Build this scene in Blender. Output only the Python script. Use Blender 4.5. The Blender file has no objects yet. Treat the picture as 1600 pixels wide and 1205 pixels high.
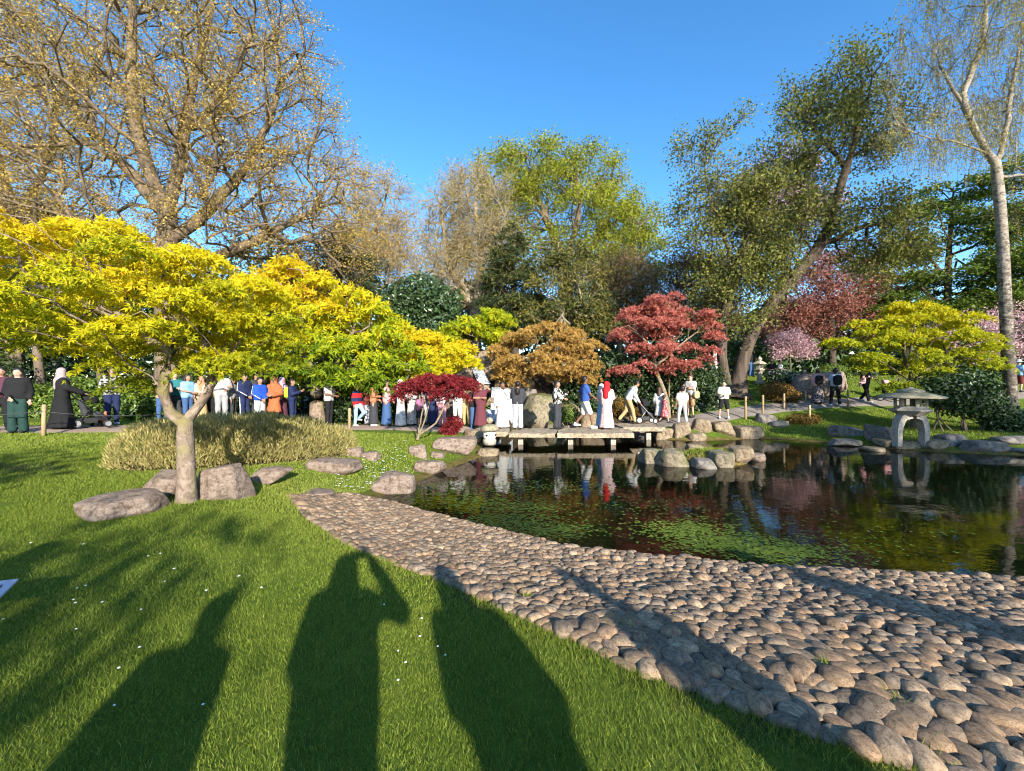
import bpy, math, random
import numpy as np
from mathutils import Vector

# ------------------------------------------------------------------ camera, sky, sun, exposure
R = math.radians
scene = bpy.context.scene
FPX, CX, CY, CZ = 660.0, 800.0, 602.5, 1.94          # focal length in photo pixels, image centre, eye height over the water
SUN_EL, SUN_AZ = R(20.5), R(160.4)                   # azimuth clockwise from +Y (the view direction): behind the camera, to its right

cam_d = bpy.data.cameras.new('camera')
cam_d.sensor_width = 36.0
cam_d.lens = 36.0 * FPX / 1600.0
cam_d.clip_start, cam_d.clip_end = 0.02, 2000.0
cam = bpy.data.objects.new('camera', cam_d)
cam.location = (0, 0, CZ)
cam.rotation_euler = (R(90), 0, 0)
scene.collection.objects.link(cam)
scene.camera = cam

world = bpy.data.worlds.new('World')
scene.world = world
world.use_nodes = True
wn, wl = world.node_tree.nodes, world.node_tree.links
bg = wn['Background']
sky = wn.new('ShaderNodeTexSky')
sky.sky_type = 'NISHITA'
sky.sun_disc = False
sky.sun_elevation = SUN_EL
sky.sun_rotation = SUN_AZ
sky.air_density = 1.0
sky.dust_density = 0.3
sky.ozone_density = 3.0
hsv = wn.new('ShaderNodeHueSaturation')
hsv.inputs['Saturation'].default_value = 1.24
wl.new(sky.outputs['Color'], hsv.inputs['Color'])
wl.new(hsv.outputs['Color'], bg.inputs['Color'])
bg.inputs['Strength'].default_value = 0.142

sun_d = bpy.data.lights.new('sun', 'SUN')
sun_d.energy = 4.3
sun_d.angle = R(0.7)
sun_d.color = (1.0, 0.91, 0.77)
sun = bpy.data.objects.new('sun', sun_d)
SUN_TO = Vector((math.sin(SUN_AZ) * math.cos(SUN_EL), math.cos(SUN_AZ) * math.cos(SUN_EL), math.sin(SUN_EL)))
sun.rotation_euler = (-SUN_TO).to_track_quat('-Z', 'Y').to_euler()
sun.location = SUN_TO * 60
scene.collection.objects.link(sun)

vs = scene.view_settings
vs.view_transform = 'Standard'
vs.look = 'None'
vs.exposure = 1.3
vs.gamma = 1.0
vs.use_curve_mapping = False
scene.render.engine = 'CYCLES'
cy = scene.cycles
cy.max_bounces = 7
cy.diffuse_bounces = 4
cy.glossy_bounces = 3
cy.transmission_bounces = 4
cy.transparent_max_bounces = 8
cy.caustics_reflective = cy.caustics_refractive = False
cy.sample_clamp_indirect = 6.0
cy.use_denoising = True
cy.filter_width = 1.05

# ------------------------------------------------------------------ helpers
rng = np.random.default_rng(11)
COL = scene.collection


def link(o):
    COL.objects.link(o)
    return o


def tag(o, label=None, cat=None, group=None, kind=None):
    if label: o['label'] = label
    if cat: o['category'] = cat
    if group: o['group'] = group
    if kind: o['kind'] = kind
    return o


def thing(name, label, cat, loc=(0, 0, 0), group=None, rz=0.0):
    o = link(bpy.data.objects.new(name, None))
    o.empty_display_size = 0.1
    o.location = loc
    o.rotation_euler = (0, 0, rz)
    return tag(o, label, cat, group)


def mesh_data(name, V, F, mat=None, var=None, smooth=True, extra=None):
    """V (n,3); F an (m,3|4) array or a list of such arrays."""
    me = bpy.data.meshes.new(name)
    V = np.asarray(V, np.float32).reshape(-1, 3)
    Fs = F if isinstance(F, list) else [F]
    Fs = [np.asarray(f, np.int32) for f in Fs if len(f)]
    idx = np.concatenate([f.ravel() for f in Fs]) if Fs else np.zeros(0, np.int32)
    tot = np.concatenate([np.full(len(f), f.shape[1], np.int32) for f in Fs]) if Fs else np.zeros(0, np.int32)
    start = np.concatenate([[0], np.cumsum(tot)[:-1]]).astype(np.int32)
    me.vertices.add(len(V)); me.vertices.foreach_set('co', V.ravel())
    me.loops.add(len(idx)); me.loops.foreach_set('vertex_index', idx)
    me.polygons.add(len(tot)); me.polygons.foreach_set('loop_start', start)
    me.polygons.foreach_set('use_smooth', np.full(len(tot), smooth, bool))
    me.update(calc_edges=True)
    for nm, arr in ([('var', var)] if var is not None else []) + list((extra or {}).items()):
        a = me.attributes.new(nm, 'FLOAT', 'POINT')
        a.data.foreach_set('value', np.asarray(arr, np.float32))
    if mat is not None:
        me.materials.append(mat)
    return me


def mobj(name, V, F, mat, parent=None, var=None, smooth=True, extra=None):
    o = link(bpy.data.objects.new(name, mesh_data(name, V, F, mat, var, smooth, extra)))
    if parent is not None:
        o.parent = parent
    return o


class MB:
    """collects simple shapes into one mesh"""
    def __init__(s):
        s.V, s.F3, s.F4, s.n = [], [], [], 0

    def add(s, V, F):
        V = np.asarray(V, float).reshape(-1, 3); F = np.asarray(F, int)
        (s.F3 if F.shape[1] == 3 else s.F4).append(F + s.n)
        s.V.append(V); s.n += len(V)
        return s

    def box(s, c, d, rz=0.0, tilt=0.0, top=1.0):
        c = np.array(c, float); d = np.array(d, float) / 2
        v = np.array([[x, y, z] for z in (-1, 1) for y in (-1, 1) for x in (-1, 1)], float)
        v[4:, :2] *= top
        v *= d
        if tilt:
            ct, st = math.cos(tilt), math.sin(tilt)
            v = np.c_[v[:, 0], v[:, 1] * ct - v[:, 2] * st, v[:, 1] * st + v[:, 2] * ct]
        cr, sr = math.cos(rz), math.sin(rz)
        v = np.c_[v[:, 0] * cr - v[:, 1] * sr, v[:, 0] * sr + v[:, 1] * cr, v[:, 2]] + c
        return s.add(v, [(0, 2, 3, 1), (4, 5, 7, 6), (0, 1, 5, 4), (2, 6, 7, 3), (0, 4, 6, 2), (1, 3, 7, 5)])

    def tube(s, pts, r, n=6, caps=True):
        pts = np.asarray(pts, float); m = len(pts)
        r = np.full(m, r, float) if np.isscalar(r) else np.asarray(r, float)
        t = np.gradient(pts, axis=0); t /= np.linalg.norm(t, axis=1)[:, None] + 1e-9
        ref = np.array([0, 0, 1.0]) if abs(t[:, 2]).mean() < .8 else np.array([1.0, 0, 0])
        u = np.cross(t, ref); u /= np.linalg.norm(u, axis=1)[:, None] + 1e-9
        w = np.cross(t, u)
        a = np.arange(n) * 2 * np.pi / n
        ring = pts[:, None] + r[:, None, None] * (np.cos(a)[None, :, None] * u[:, None] + np.sin(a)[None, :, None] * w[:, None])
        V = ring.reshape(-1, 3)
        i = np.arange(m - 1)[:, None] * n; j = np.arange(n)[None]; k = (j + 1) % n
        F = np.stack([i + j, i + n + j, i + n + k, i + k], -1).reshape(-1, 4)
        b = s.n
        s.add(V, F)
        if caps:
            s.F3.append(np.array([[b, b + q, b + q + 1] for q in range(1, n - 1)]))
            e = b + (m - 1) * n
            s.F3.append(np.array([[e, e + q + 1, e + q] for q in range(1, n - 1)]))
        return s

    def lathe(s, prof, n=16, c=(0, 0, 0), sx=1.0, sy=1.0, rot=0.0):
        a = np.arange(n) * 2 * np.pi / n + rot
        prof = np.asarray(prof, float)
        V = np.stack([prof[:, 0, None] * np.cos(a) * sx + c[0], prof[:, 0, None] * np.sin(a) * sy + c[1],
                      np.repeat(prof[:, 1, None], n, 1) + c[2]], -1).reshape(-1, 3)
        m = len(prof)
        i = np.arange(m - 1)[:, None] * n; j = np.arange(n)[None]; k = (j + 1) % n
        return s.add(V, np.stack([i + j, i + k, i + n + k, i + n + j], -1).reshape(-1, 4))

    def build(s, name, mat, parent=None, smooth=False, var=None):
        F = []
        if s.F3: F.append(np.concatenate(s.F3))
        if s.F4: F.append(np.concatenate(s.F4))
        return mobj(name, np.concatenate(s.V), F, mat, parent, var, smooth)


def smooth01(t):
    t = np.clip(t, 0, 1)
    return t * t * (3 - 2 * t)


_w = np.random.default_rng(5)
_WD = _w.normal(size=(4, 10, 3)); _WD /= np.linalg.norm(_WD, axis=2)[..., None]
_WP = _w.uniform(0, 6.28, (4, 10))
_WF = _w.uniform(.7, 1.5, (4, 10))


def wnoise(P, freq=1.0, octv=3, seed=0):
    """smooth band-limited noise from crossed waves, about -1..1"""
    P = np.asarray(P, float) + seed * 7.13
    out = 0; amp = 1.0
    for o in range(octv):
        ph = (P @ (_WD[o] * _WF[o][:, None]).T) * freq * (2.1 ** o) + _WP[o] + seed
        out = out + amp * np.sin(ph).sum(-1) / 4.5
        amp *= .5
    return out


def ico(sub):
    t = (1 + 5 ** .5) / 2
    V = [(-1, t, 0), (1, t, 0), (-1, -t, 0), (1, -t, 0), (0, -1, t), (0, 1, t), (0, -1, -t), (0, 1, -t), (t, 0, -1), (t, 0, 1), (-t, 0, -1), (-t, 0, 1)]
    F = [(0, 11, 5), (0, 5, 1), (0, 1, 7), (0, 7, 10), (0, 10, 11), (1, 5, 9), (5, 11, 4), (11, 10, 2), (10, 7, 6), (7, 1, 8),
         (3, 9, 4), (3, 4, 2), (3, 2, 6), (3, 6, 8), (3, 8, 9), (4, 9, 5), (2, 4, 11), (6, 2, 10), (8, 6, 7), (9, 8, 1)]
    V = [np.array(v, float) / np.linalg.norm(v) for v in V]
    for _ in range(sub):
        cache = {}; G = []
        def mid(a, b):
            k = (min(a, b), max(a, b))
            if k not in cache:
                m = V[a] + V[b]; V.append(m / np.linalg.norm(m)); cache[k] = len(V) - 1
            return cache[k]
        for a, b, c in F:
            x, y, z = mid(a, b), mid(b, c), mid(c, a)
            G += [(a, x, z), (b, y, x), (c, z, y), (x, y, z)]
        F = G
    return np.array(V), np.array(F)


ICO = {k: ico(k) for k in (1, 2, 3, 4)}

# ------------------------------------------------------------------ the lie of the land
POND = np.array([(-2.56, 7.3), (-2.07, 6.83), (-1.2, 6.1), (-.33, 5.5), (.73, 4.79), (2.6, 4.31), (4.9, 4.04), (8.3, 3.8), (15, 4.0), (21, 6.2),
                 (21, 10.8), (15.7, 11.65), (13.9, 11.95), (12.0, 12.85), (10.9, 14.25), (9.8, 15.4), (8.8, 15.5), (6.4, 15.0), (5.6, 15.3), (5.4, 16.9),
                 (3, 17.6), (.5, 17.9), (-.8, 16.9), (-1.15, 15.5), (-1.15, 13.3), (-.95, 11.8), (-1.75, 9.8), (-2.15, 8.5)])
COBBLE = np.array([(7.5, .45), (4.5, .7), (2.6, 1.15), (1.6, 1.75), (.69, 2.3), (-.52, 3.43), (-1.69, 4.3), (-2.6, 5.25), (-3.36, 6.33), (-3.25, 7.1),
                   (-2.75, 7.3), (-2.1, 7.0), (-1.1, 6.25), (-.22, 5.64), (.79, 4.97), (2.63, 4.5), (4.9, 4.22), (7.5, 4.0)])
PATHS = [np.array([(-26, 9.6), (-19, 10.2), (-15, 10.8), (-12.3, 11.9), (-10, 13.5), (-7.5, 14.6), (-4.5, 15.0), (-1.1, 14.9)]),
         np.array([(4.6, 16.45), (6.7, 17.1), (9.1, 18.3), (11.5, 19.3), (14.7, 19.9), (20, 20.6), (32, 22)])]


def sd_poly(poly, x, y):
    x = np.asarray(x, float); y = np.asarray(y, float)
    d = np.full(x.shape, 1e9); ins = np.zeros(x.shape, bool)
    n = len(poly)
    for i in range(n):
        ax, ay = poly[i]; bx, by = poly[(i + 1) % n]
        ex, ey = bx - ax, by - ay
        t = np.clip(((x - ax) * ex + (y - ay) * ey) / (ex * ex + ey * ey), 0, 1)
        d = np.minimum(d, np.hypot(x - ax - t * ex, y - ay - t * ey))
        c = ((ay > y) != (by > y)) & (x < ex * (y - ay) / (ey if ey else 1e-9) + ax)
        ins ^= c
    return np.where(ins, -d, d)


def d_line(poly, x, y):
    d = np.full(np.shape(x), 1e9)
    for i in range(len(poly) - 1):
        ax, ay = poly[i]; bx, by = poly[i + 1]
        ex, ey = bx - ax, by - ay
        t = np.clip(((x - ax) * ex + (y - ay) * ey) / (ex * ex + ey * ey), 0, 1)
        d = np.minimum(d, np.hypot(x - ax - t * ex, y - ay - t * ey))
    return d


def ground(x, y):
    x = np.asarray(x, float); y = np.asarray(y, float)
    base = .36 + .03 * np.clip(-x - 1, 0, 14)
    base = base + 2.15 * smooth01((y - 16) / 10) * smooth01((x + 3) / 5)
    base = base + 1.9 * np.exp(-((x + .2) / 2.6) ** 2 - ((y - 20.6) / 1.9) ** 2)
    base = base + .035 * np.sin(x * .9 + 1) * np.sin(y * .7) * smooth01((y - 1) / 4)
    d = sd_poly(POND, x, y)
    near = smooth01((8.6 - y) / 1.5)
    D = 2.5 * near + (1 - near) * np.where(y < 12.2, 1.7, .5)
    D = np.where((x > 8.5) & (y > 9), 2.4, D)
    out = .05 + (base - .05) * smooth01(.5 * np.clip(d / D, 0, 1) + .5 * np.clip(d / D, 0, 1) ** .8)
    inn = .05 - .75 * smooth01(-d / 1.5)
    z = np.where(d > 0, out, inn)
    isl = np.exp(-(((x - 5.04) / 1.15) ** 2 + ((y - 10.72) / .7) ** 2) ** 2)
    return z + isl * 1.0 * (z < 0)


def gz(x, y):
    return float(ground(np.array([x]), np.array([y]))[0])


_YS = np.concatenate([np.arange(1.2, 12, .02), np.arange(12, 60, .05)])


def gp(u, v, water=True):
    """the first point of ground or water that the photo shows at pixel (u, v)"""
    X = (u - CX) / FPX * _YS; Z = CZ - (v - CY) / FPX * _YS
    G = ground(X, _YS)
    if water: G = np.maximum(G, 0)
    k = np.argmax(Z <= G)
    if Z[k] > G[k]: k = len(_YS) - 1
    return np.array([X[k], _YS[k], G[k]])


def at(u, v, Y):
    return np.array([(u - CX) / FPX * Y, Y, CZ - (v - CY) / FPX * Y])

# ------------------------------------------------------------------ materials (all procedural)
class NT:
    def __init__(s, name):
        s.m = bpy.data.materials.new(name); s.m.use_nodes = True
        s.t = s.m.node_tree; s.n = s.t.nodes; s.b = s.n['Principled BSDF']; s.out = s.n['Material Output']

    def new(s, typ, **kw):
        n = s.n.new('ShaderNode' + typ)
        for k, v in kw.items():
            if k in n.inputs: n.inputs[k].default_value = v
            else: setattr(n, k, v)
        return n

    def ln(s, a, b):
        s.t.links.new(a, b)

    def coord(s, kind='Object', scale=None):
        c = s.new('TexCoord').outputs[kind]
        if scale is not None:
            mp = s.new('Mapping'); mp.inputs['Scale'].default_value = scale; s.ln(c, mp.inputs['Vector']); return mp.outputs['Vector']
        return c

    def noise(s, vec, scale, detail=4, rough=.55, dist=0.0):
        n = s.new('TexNoise'); n.inputs['Scale'].default_value = scale; n.inputs['Detail'].default_value = detail
        n.inputs['Roughness'].default_value = rough; n.inputs['Distortion'].default_value = dist
        s.ln(vec, n.inputs['Vector']); return n.outputs['Fac']

    def ramp(s, fac, stops, interp='LINEAR'):
        r = s.new('ValToRGB'); cr = r.color_ramp; cr.interpolation = interp
        while len(cr.elements) < len(stops): cr.elements.new(.5)
        for e, (p, c) in zip(cr.elements, stops):
            e.position = p; e.color = (*c, 1) if len(c) == 3 else c
        s.ln(fac, r.inputs['Fac']); return r.outputs['Color']

    def mix(s, fac, a, b, mode='MIX'):
        n = s.new('Mix', data_type='RGBA', blend_type=mode)
        for sock, v in ((n.inputs[0], fac), (n.inputs[6], a), (n.inputs[7], b)):
            if hasattr(v, 'links') or hasattr(v, 'is_linked'): s.ln(v, sock)
            else: sock.default_value = v if not isinstance(v, tuple) else ((*v, 1) if len(v) == 3 else v)
        return n.outputs[2]

    def bump(s, h, strength=.5, dist=.02):
        b = s.new('Bump'); b.inputs['Strength'].default_value = strength; b.inputs['Distance'].default_value = dist
        s.ln(h, b.inputs['Height']); return b.outputs['Normal']

    def attr(s, name):
        return s.new('Attribute', attribute_name=name).outputs['Fac']


def even(cols):
    n = len(cols)
    return [(i / max(1, n - 1), c) for i, c in enumerate(cols)]


def leaf_mat(name, cols, trans=.35, rough=.55, spec=.25):
    k = NT(name)
    c = k.ramp(k.attr('var'), even(cols))
    k.ln(c, k.b.inputs['Base Color'])
    k.b.inputs['Roughness'].default_value = rough
    k.b.inputs['Specular IOR Level'].default_value = spec
    if trans:
        tr = k.new('BsdfTranslucent'); k.ln(c, tr.inputs['Color'])
        mx = k.new('MixShader'); mx.inputs[0].default_value = trans
        k.ln(k.b.outputs[0], mx.inputs[1]); k.ln(tr.outputs[0], mx.inputs[2]); k.ln(mx.outputs[0], k.out.inputs['Surface'])
    return k.m


def bark_mat(name, c1, c2, scale=6.0, stretch=.25, bump=.6, c3=None):
    k = NT(name)
    v = k.coord('Object', (1, 1, stretch))
    n1 = k.noise(v, scale, 6, .65, .4); n2 = k.noise(k.coord('Object'), scale * .25, 3)
    c = k.ramp(n1, [(.3, c1), (.7, c2)])
    if c3 is not None:
        c = k.mix(k.ramp(n2, [(.5, (0, 0, 0)), (.65, (1, 1, 1))]), c, c3)
    k.ln(c, k.b.inputs['Base Color']); k.b.inputs['Roughness'].default_value = .9
    k.b.inputs['Specular IOR Level'].default_value = .15
    k.ln(k.bump(n1, bump, .03), k.b.inputs['Normal'])
    return k.m


def birch_mat():
    k = NT('birch_bark')
    v = k.coord('Object', (2.2, 2.2, 3.2))
    n1 = k.noise(v, 2.4, 6, .65, 1.2); n2 = k.noise(k.coord('Object'), 2.6, 5, .65)
    # dark cracked plates low on the trunk, paper white above
    sep = k.new('SeparateXYZ'); k.ln(k.coord('Object'), sep.inputs[0])
    mr = k.new('MapRange'); mr.inputs[1].default_value = 0.0; mr.inputs[2].default_value = 9.0; mr.inputs[3].default_value = .12; mr.inputs[4].default_value = -.06
    k.ln(sep.outputs[2], mr.inputs[0])
    ad = k.new('Math', operation='ADD'); k.ln(n1, ad.inputs[0]); k.ln(mr.outputs[0], ad.inputs[1])
    c = k.ramp(ad.outputs[0], [(.40, (.31, .265, .215)), (.50, (.17, .14, .11)), (.57, (.035, .03, .024))])
    c = k.mix(k.ramp(n2, [(.45, (0, 0, 0)), (.7, (.6, .6, .6))]), c, (.24, .19, .14))
    k.ln(c, k.b.inputs['Base Color']); k.b.inputs['Roughness'].default_value = .8
    k.ln(k.bump(ad.outputs[0], .5, .03), k.b.inputs['Normal'])
    return k.m


def rock_mat(name, cols, moss=0.0, scale=1.0, spots=.25, bump=.8, attr=False, strata=0.0, cracks=0.0):
    k = NT(name)
    v = k.coord('Object')
    n1 = k.noise(v, 1.6 * scale, 6, .62, .6); n2 = k.noise(v, 9 * scale, 6, .7); n3 = k.noise(v, 38 * scale, 4, .7)
    if strata:
        vs_ = k.coord('Object', (1, 1, 4)); n1 = k.noise(vs_, 2.2 * scale, 6, .65, 1.2)
    c = k.ramp(n1, [(.28 + .46 * p, q) for p, q in even(cols)])
    if attr:
        c = k.mix(1.0, c, k.ramp(k.attr('var'), [(0, (.60, .62, .66)), (.3, (.92, .84, .76)), (.55, (1.15, 1.02, .9)), (.72, (.9, .92, .95)), (1, (1.5, 1.45, 1.36))]), 'MULTIPLY')
    c = k.mix(k.ramp(n2, [(.40, (.8, .8, .8)), (.52, (0, 0, 0))]), c, k.mix(1.0, c, (.42, .38, .34), 'MULTIPLY'))
    if spots:
        sp = k.ramp(k.noise(v, 15 * scale, 5, .75, .3), [(.60, (0, 0, 0)), (.68, (1, 1, 1))])
        c = k.mix(k.mix(1.0, sp, (spots,) * 3, 'MULTIPLY'), c, (.62, .60, .54))
    if moss:
        g = k.new('NewGeometry'); sx = k.new('SeparateXYZ'); k.ln(g.outputs['Normal'], sx.inputs[0])
        mm = k.new('Math', operation='MULTIPLY'); k.ln(sx.outputs[2], mm.inputs[0]); k.ln(k.ramp(k.noise(v, 2.6 * scale, 4), [(.42, (0, 0, 0)), (.6, (1, 1, 1))]), mm.inputs[1])
        m2 = k.new('Math', operation='MULTIPLY'); k.ln(mm.outputs[0], m2.inputs[0]); m2.inputs[1].default_value = moss; m2.use_clamp = True
        c = k.mix(m2.outputs[0], c, k.ramp(n3, [(.3, (.055, .075, .015)), (.7, (.14, .16, .035))]))
    k.ln(c, k.b.inputs['Base Color']); k.b.inputs['Roughness'].default_value = .85
    k.b.inputs['Specular IOR Level'].default_value = .3
    h = k.new('Math', operation='MULTIPLY_ADD'); k.ln(n2, h.inputs[0]); h.inputs[1].default_value = .8; k.ln(n3, h.inputs[2])
    if cracks:
        nz = k.new('TexNoise'); nz.inputs['Scale'].default_value = 3.0; nz.inputs['Detail'].default_value = 5; k.ln(v, nz.inputs['Vector'])
        va = k.new('VectorMath', operation='MULTIPLY_ADD'); k.ln(nz.outputs['Color'], va.inputs[0]); va.inputs[1].default_value = (.5, .5, .8); k.ln(v, va.inputs[2])
        vo = k.new('TexVoronoi', feature='DISTANCE_TO_EDGE'); vo.inputs['Scale'].default_value = 2.2; k.ln(va.outputs[0], vo.inputs['Vector'])
        cr = k.ramp(vo.outputs['Distance'], [(.0, (0, 0, 0)), (.02, (1, 1, 1))])
        fac = k.mix(cracks, (1, 1, 1), cr)
        c = k.mix(1.0, c, k.mix(.75, (1, 1, 1), fac), 'MULTIPLY')
        k.ln(c, k.b.inputs['Base Color'])
        ad = k.new('Math', operation='MULTIPLY_ADD'); k.ln(fac, ad.inputs[0]); ad.inputs[1].default_value = .9; k.ln(h.outputs[0], ad.inputs[2]); h = ad
    k.ln(k.bump(h.outputs[0], bump, .03 / scale ** .5), k.b.inputs['Normal'])
    return k.m


def plain(name, c, rough=.6, spec=.3, metal=0.0, var=.12, scale=8.0, bump=0.0):
    k = NT(name)
    n = k.noise(k.coord('Object'), scale, 4)
    lo = tuple(x * (1 - var) for x in c); hi = tuple(min(1, x * (1 + var)) for x in c)
    k.ln(k.ramp(n, [(.3, lo), (.7, hi)]), k.b.inputs['Base Color'])
    k.b.inputs['Roughness'].default_value = rough; k.b.inputs['Specular IOR Level'].default_value = spec
    k.b.inputs['Metallic'].default_value = metal
    if bump: k.ln(k.bump(n, bump, .01), k.b.inputs['Normal'])
    return k.m


_fab = {}


def fabric(c, pat=None, c2=(.8, .8, .8), s=1.0):
    key = (tuple(c), pat, tuple(c2), s)
    if key in _fab: return _fab[key]
    k = NT('fabric_%s_%d' % (pat or 'plain', len(_fab)))
    v = k.coord('Object')
    fold = k.noise(v, 7, 3, .6)
    base = tuple(c)
    if pat is None:
        col = k.ramp(fold, [(.3, tuple(x * .85 for x in c)), (.7, tuple(min(1, x * 1.1) for x in c))])
    elif pat == 'floral':
        n = k.noise(v, 22 * s, 2, .5, .8)
        col = k.ramp(n, [(.46, c), (.54, c2)])
    elif pat in ('stripe', 'check', 'pleat'):
        sx = k.new('SeparateXYZ'); k.ln(v, sx.inputs[0])
        def wave(o, f):
            a = k.new('Math', operation='MULTIPLY'); k.ln(o, a.inputs[0]); a.inputs[1].default_value = f
            b = k.new('Math', operation='SINE'); k.ln(a.outputs[0], b.inputs[0])
            g = k.new('Math', operation='GREATER_THAN'); k.ln(b.outputs[0], g.inputs[0]); g.inputs[1].default_value = 0.0
            return g.outputs[0]
        hz = wave(sx.outputs[2], 62 * s)
        if pat == 'stripe':
            col = k.mix(hz, c, tuple(c2))
        elif pat == 'pleat':
            col = k.mix(wave(sx.outputs[0], 130), c, tuple(c2))
        else:
            vt = wave(sx.outputs[0], 62 * s)
            mid = tuple((a + b) * .4 for a, b in zip(c, c2))
            col = k.mix(hz, k.mix(vt, c, mid), k.mix(vt, mid, tuple(c2)))
    k.ln(col, k.b.inputs['Base Color'])
    k.b.inputs['Roughness'].default_value = .85; k.b.inputs['Specular IOR Level'].default_value = .15
    k.ln(k.bump(fold, .5, .03), k.b.inputs['Normal'])
    _fab[key] = k.m
    return k.m


def lawn_mat():
    k = NT('lawn_turf')
    v = k.coord('Object')
    n1 = k.noise(v, .55, 4); n2 = k.noise(v, 6, 5, .7); n3 = k.noise(v, 90, 3, .8)
    g = k.ramp(n1, [(.3, (.11, .165, .018)), (.5, (.155, .215, .025)), (.72, (.21, .255, .042))])
    g = k.mix(k.ramp(n2, [(.35, (.7, .7, .7)), (.6, (0, 0, 0))]), g, (.055, .11, .014))
    g = k.mix(k.ramp(n3, [(.4, (.6, .6, .6)), (.6, (0, 0, 0))]), g, (.05, .09, .012))
    soil = k.ramp(n2, [(.3, (.035, .026, .016)), (.7, (.10, .075, .048))])
    c = k.mix(k.attr('soil'), g, soil)
    bed = k.ramp(n2, [(.3, (.07, .06, .018)), (.55, (.17, .125, .038)), (.75, (.24, .19, .06))])
    c = k.mix(k.attr('bed'), c, bed)
    k.ln(c, k.b.inputs['Base Color']); k.b.inputs['Roughness'].default_value = .95; k.b.inputs['Specular IOR Level'].default_value = .1
    hh = k.new('Math', operation='ADD'); k.ln(n3, hh.inputs[0]); k.ln(n2, hh.inputs[1])
    k.ln(k.bump(hh.outputs[0], .8, .03), k.b.inputs['Normal'])
    return k.m


def path_mat(name, c1, c2):
    k = NT(name)
    v = k.coord('Object')
    n1 = k.noise(v, 1.2, 5, .6); n2 = k.noise(v, 45, 3, .8)
    c = k.ramp(n1, [(.3, c1), (.7, c2)])
    c = k.mix(k.ramp(n2, [(.35, (.5, .5, .5)), (.6, (0, 0, 0))]), c, tuple(x * .5 for x in c1))
    k.ln(c, k.b.inputs['Base Color']); k.b.inputs['Roughness'].default_value = .92
    k.ln(k.bump(n2, .6, .02), k.b.inputs['Normal'])
    return k.m


def water_mat():
    k = NT('pond_water')
    v = k.coord('Object', (1.0, 1.6, 1.0))
    n1 = k.noise(v, 2.2, 3, .5, .4); n2 = k.noise(v, 9.0, 2, .5)
    h = k.new('Math', operation='MULTIPLY_ADD'); k.ln(n2, h.inputs[0]); h.inputs[1].default_value = .22; k.ln(n1, h.inputs[2])
    nor = k.bump(h.outputs[0], .055, .05)
    fr = k.new('Fresnel'); fr.inputs['IOR'].default_value = 1.34; k.ln(nor, fr.inputs['Normal'])
    tr = k.new('BsdfTransparent'); tr.inputs['Color'].default_value = (.86, .80, .56, 1)
    gl = k.new('BsdfGlossy'); gl.inputs['Roughness'].default_value = .004; k.ln(nor, gl.inputs['Normal'])
    mx = k.new('MixShader'); k.ln(fr.outputs[0], mx.inputs[0]); k.ln(tr.outputs[0], mx.inputs[1]); k.ln(gl.outputs[0], mx.inputs[2])
    k.ln(mx.outputs[0], k.out.inputs['Surface'])
    return k.m


def fall_mat():
    k = NT('falling_water')
    v = k.coord('Object', (9, 9, .8))
    n = k.noise(v, 2.0, 5, .7, .4)
    k.ln(k.ramp(n, [(.35, (.12, .14, .17)), (.52, (.35, .40, .45)), (.68, (.85, .88, .92))]), k.b.inputs['Base Color'])
    k.b.inputs['Roughness'].default_value = .15; k.b.inputs['Specular IOR Level'].default_value = .6
    k.ln(k.bump(n, .7, .05), k.b.inputs['Normal'])
    return k.m


M = {}
M['lawn'] = lawn_mat()
M['path_grey'] = path_mat('path_grey', (.20, .17, .14), (.31, .27, .23))
M['path_pink'] = path_mat('path_earth', (.34, .24, .17), (.45, .33, .25))
M['water'] = water_mat()
M['fall'] = fall_mat()
M['grass'] = leaf_mat('grass_blades', [(.09, .135, .014), (.175, .232, .026), (.25, .305, .042), (.37, .38, .10)], .25, .6, .2)
M['cobble_near'] = rock_mat('cobble_stone_near', [(.09, .07, .052), (.225, .162, .105), (.34, .25, .165), (.165, .14, .115)], 0, .95, .8, .28, attr=True)
M['cobble'] = rock_mat('cobble_stone', [(.10, .08, .06), (.24, .175, .118), (.36, .27, .185), (.18, .152, .125)], 0, 5.0, .7, .6, attr=True)
M['rock_pink'] = rock_mat('rock_pink_sandstone', [(.12, .085, .068), (.25, .185, .145), (.33, .26, .21), (.17, .125, .10)], 0.0, 1.3, .25, 1.0, strata=1, cracks=.3)
M['rock_tan'] = rock_mat('rock_tan', [(.115, .085, .055), (.25, .19, .125), (.34, .265, .18), (.165, .125, .085)], .3, 1.3, .25, .9, cracks=.25)
M['rock_moss'] = rock_mat('rock_mossy', [(.10, .085, .06), (.22, .185, .13), (.31, .26, .18), (.14, .12, .085)], 1.3, 1.3, .2, .9, cracks=.25)
M['rock_grey'] = rock_mat('rock_grey', [(.09, .085, .08), (.19, .17, .155), (.27, .24, .215), (.13, .115, .105)], .3, 1.0, .35, .9, cracks=.25)
M['granite'] = rock_mat('lantern_granite', [(.32, .29, .26), (.42, .38, .33), (.50, .45, .40)], 0.0, 2.5, .2, .35)
M['granite_moss'] = rock_mat('lantern_mossy_granite', [(.24, .21, .15), (.34, .30, .21), (.40, .35, .26)], .5, 2.5, .15, .45)
M['slab'] = rock_mat('bridge_stone', [(.26, .21, .145), (.36, .295, .21), (.43, .36, .26)], 0.0, 1.8, .15, .4)
M['pier'] = rock_mat('bridge_pier_stone', [(.34, .29, .22), (.44, .38, .30), (.48, .42, .34)], 0.0, 2.0, .1, .3)
M['bark'] = bark_mat('bark_brown', (.075, .058, .042), (.20, .155, .115))
M['bark_oak'] = bark_mat('bark_oak', (.085, .065, .045), (.24, .18, .12), 5, .3)
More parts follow.
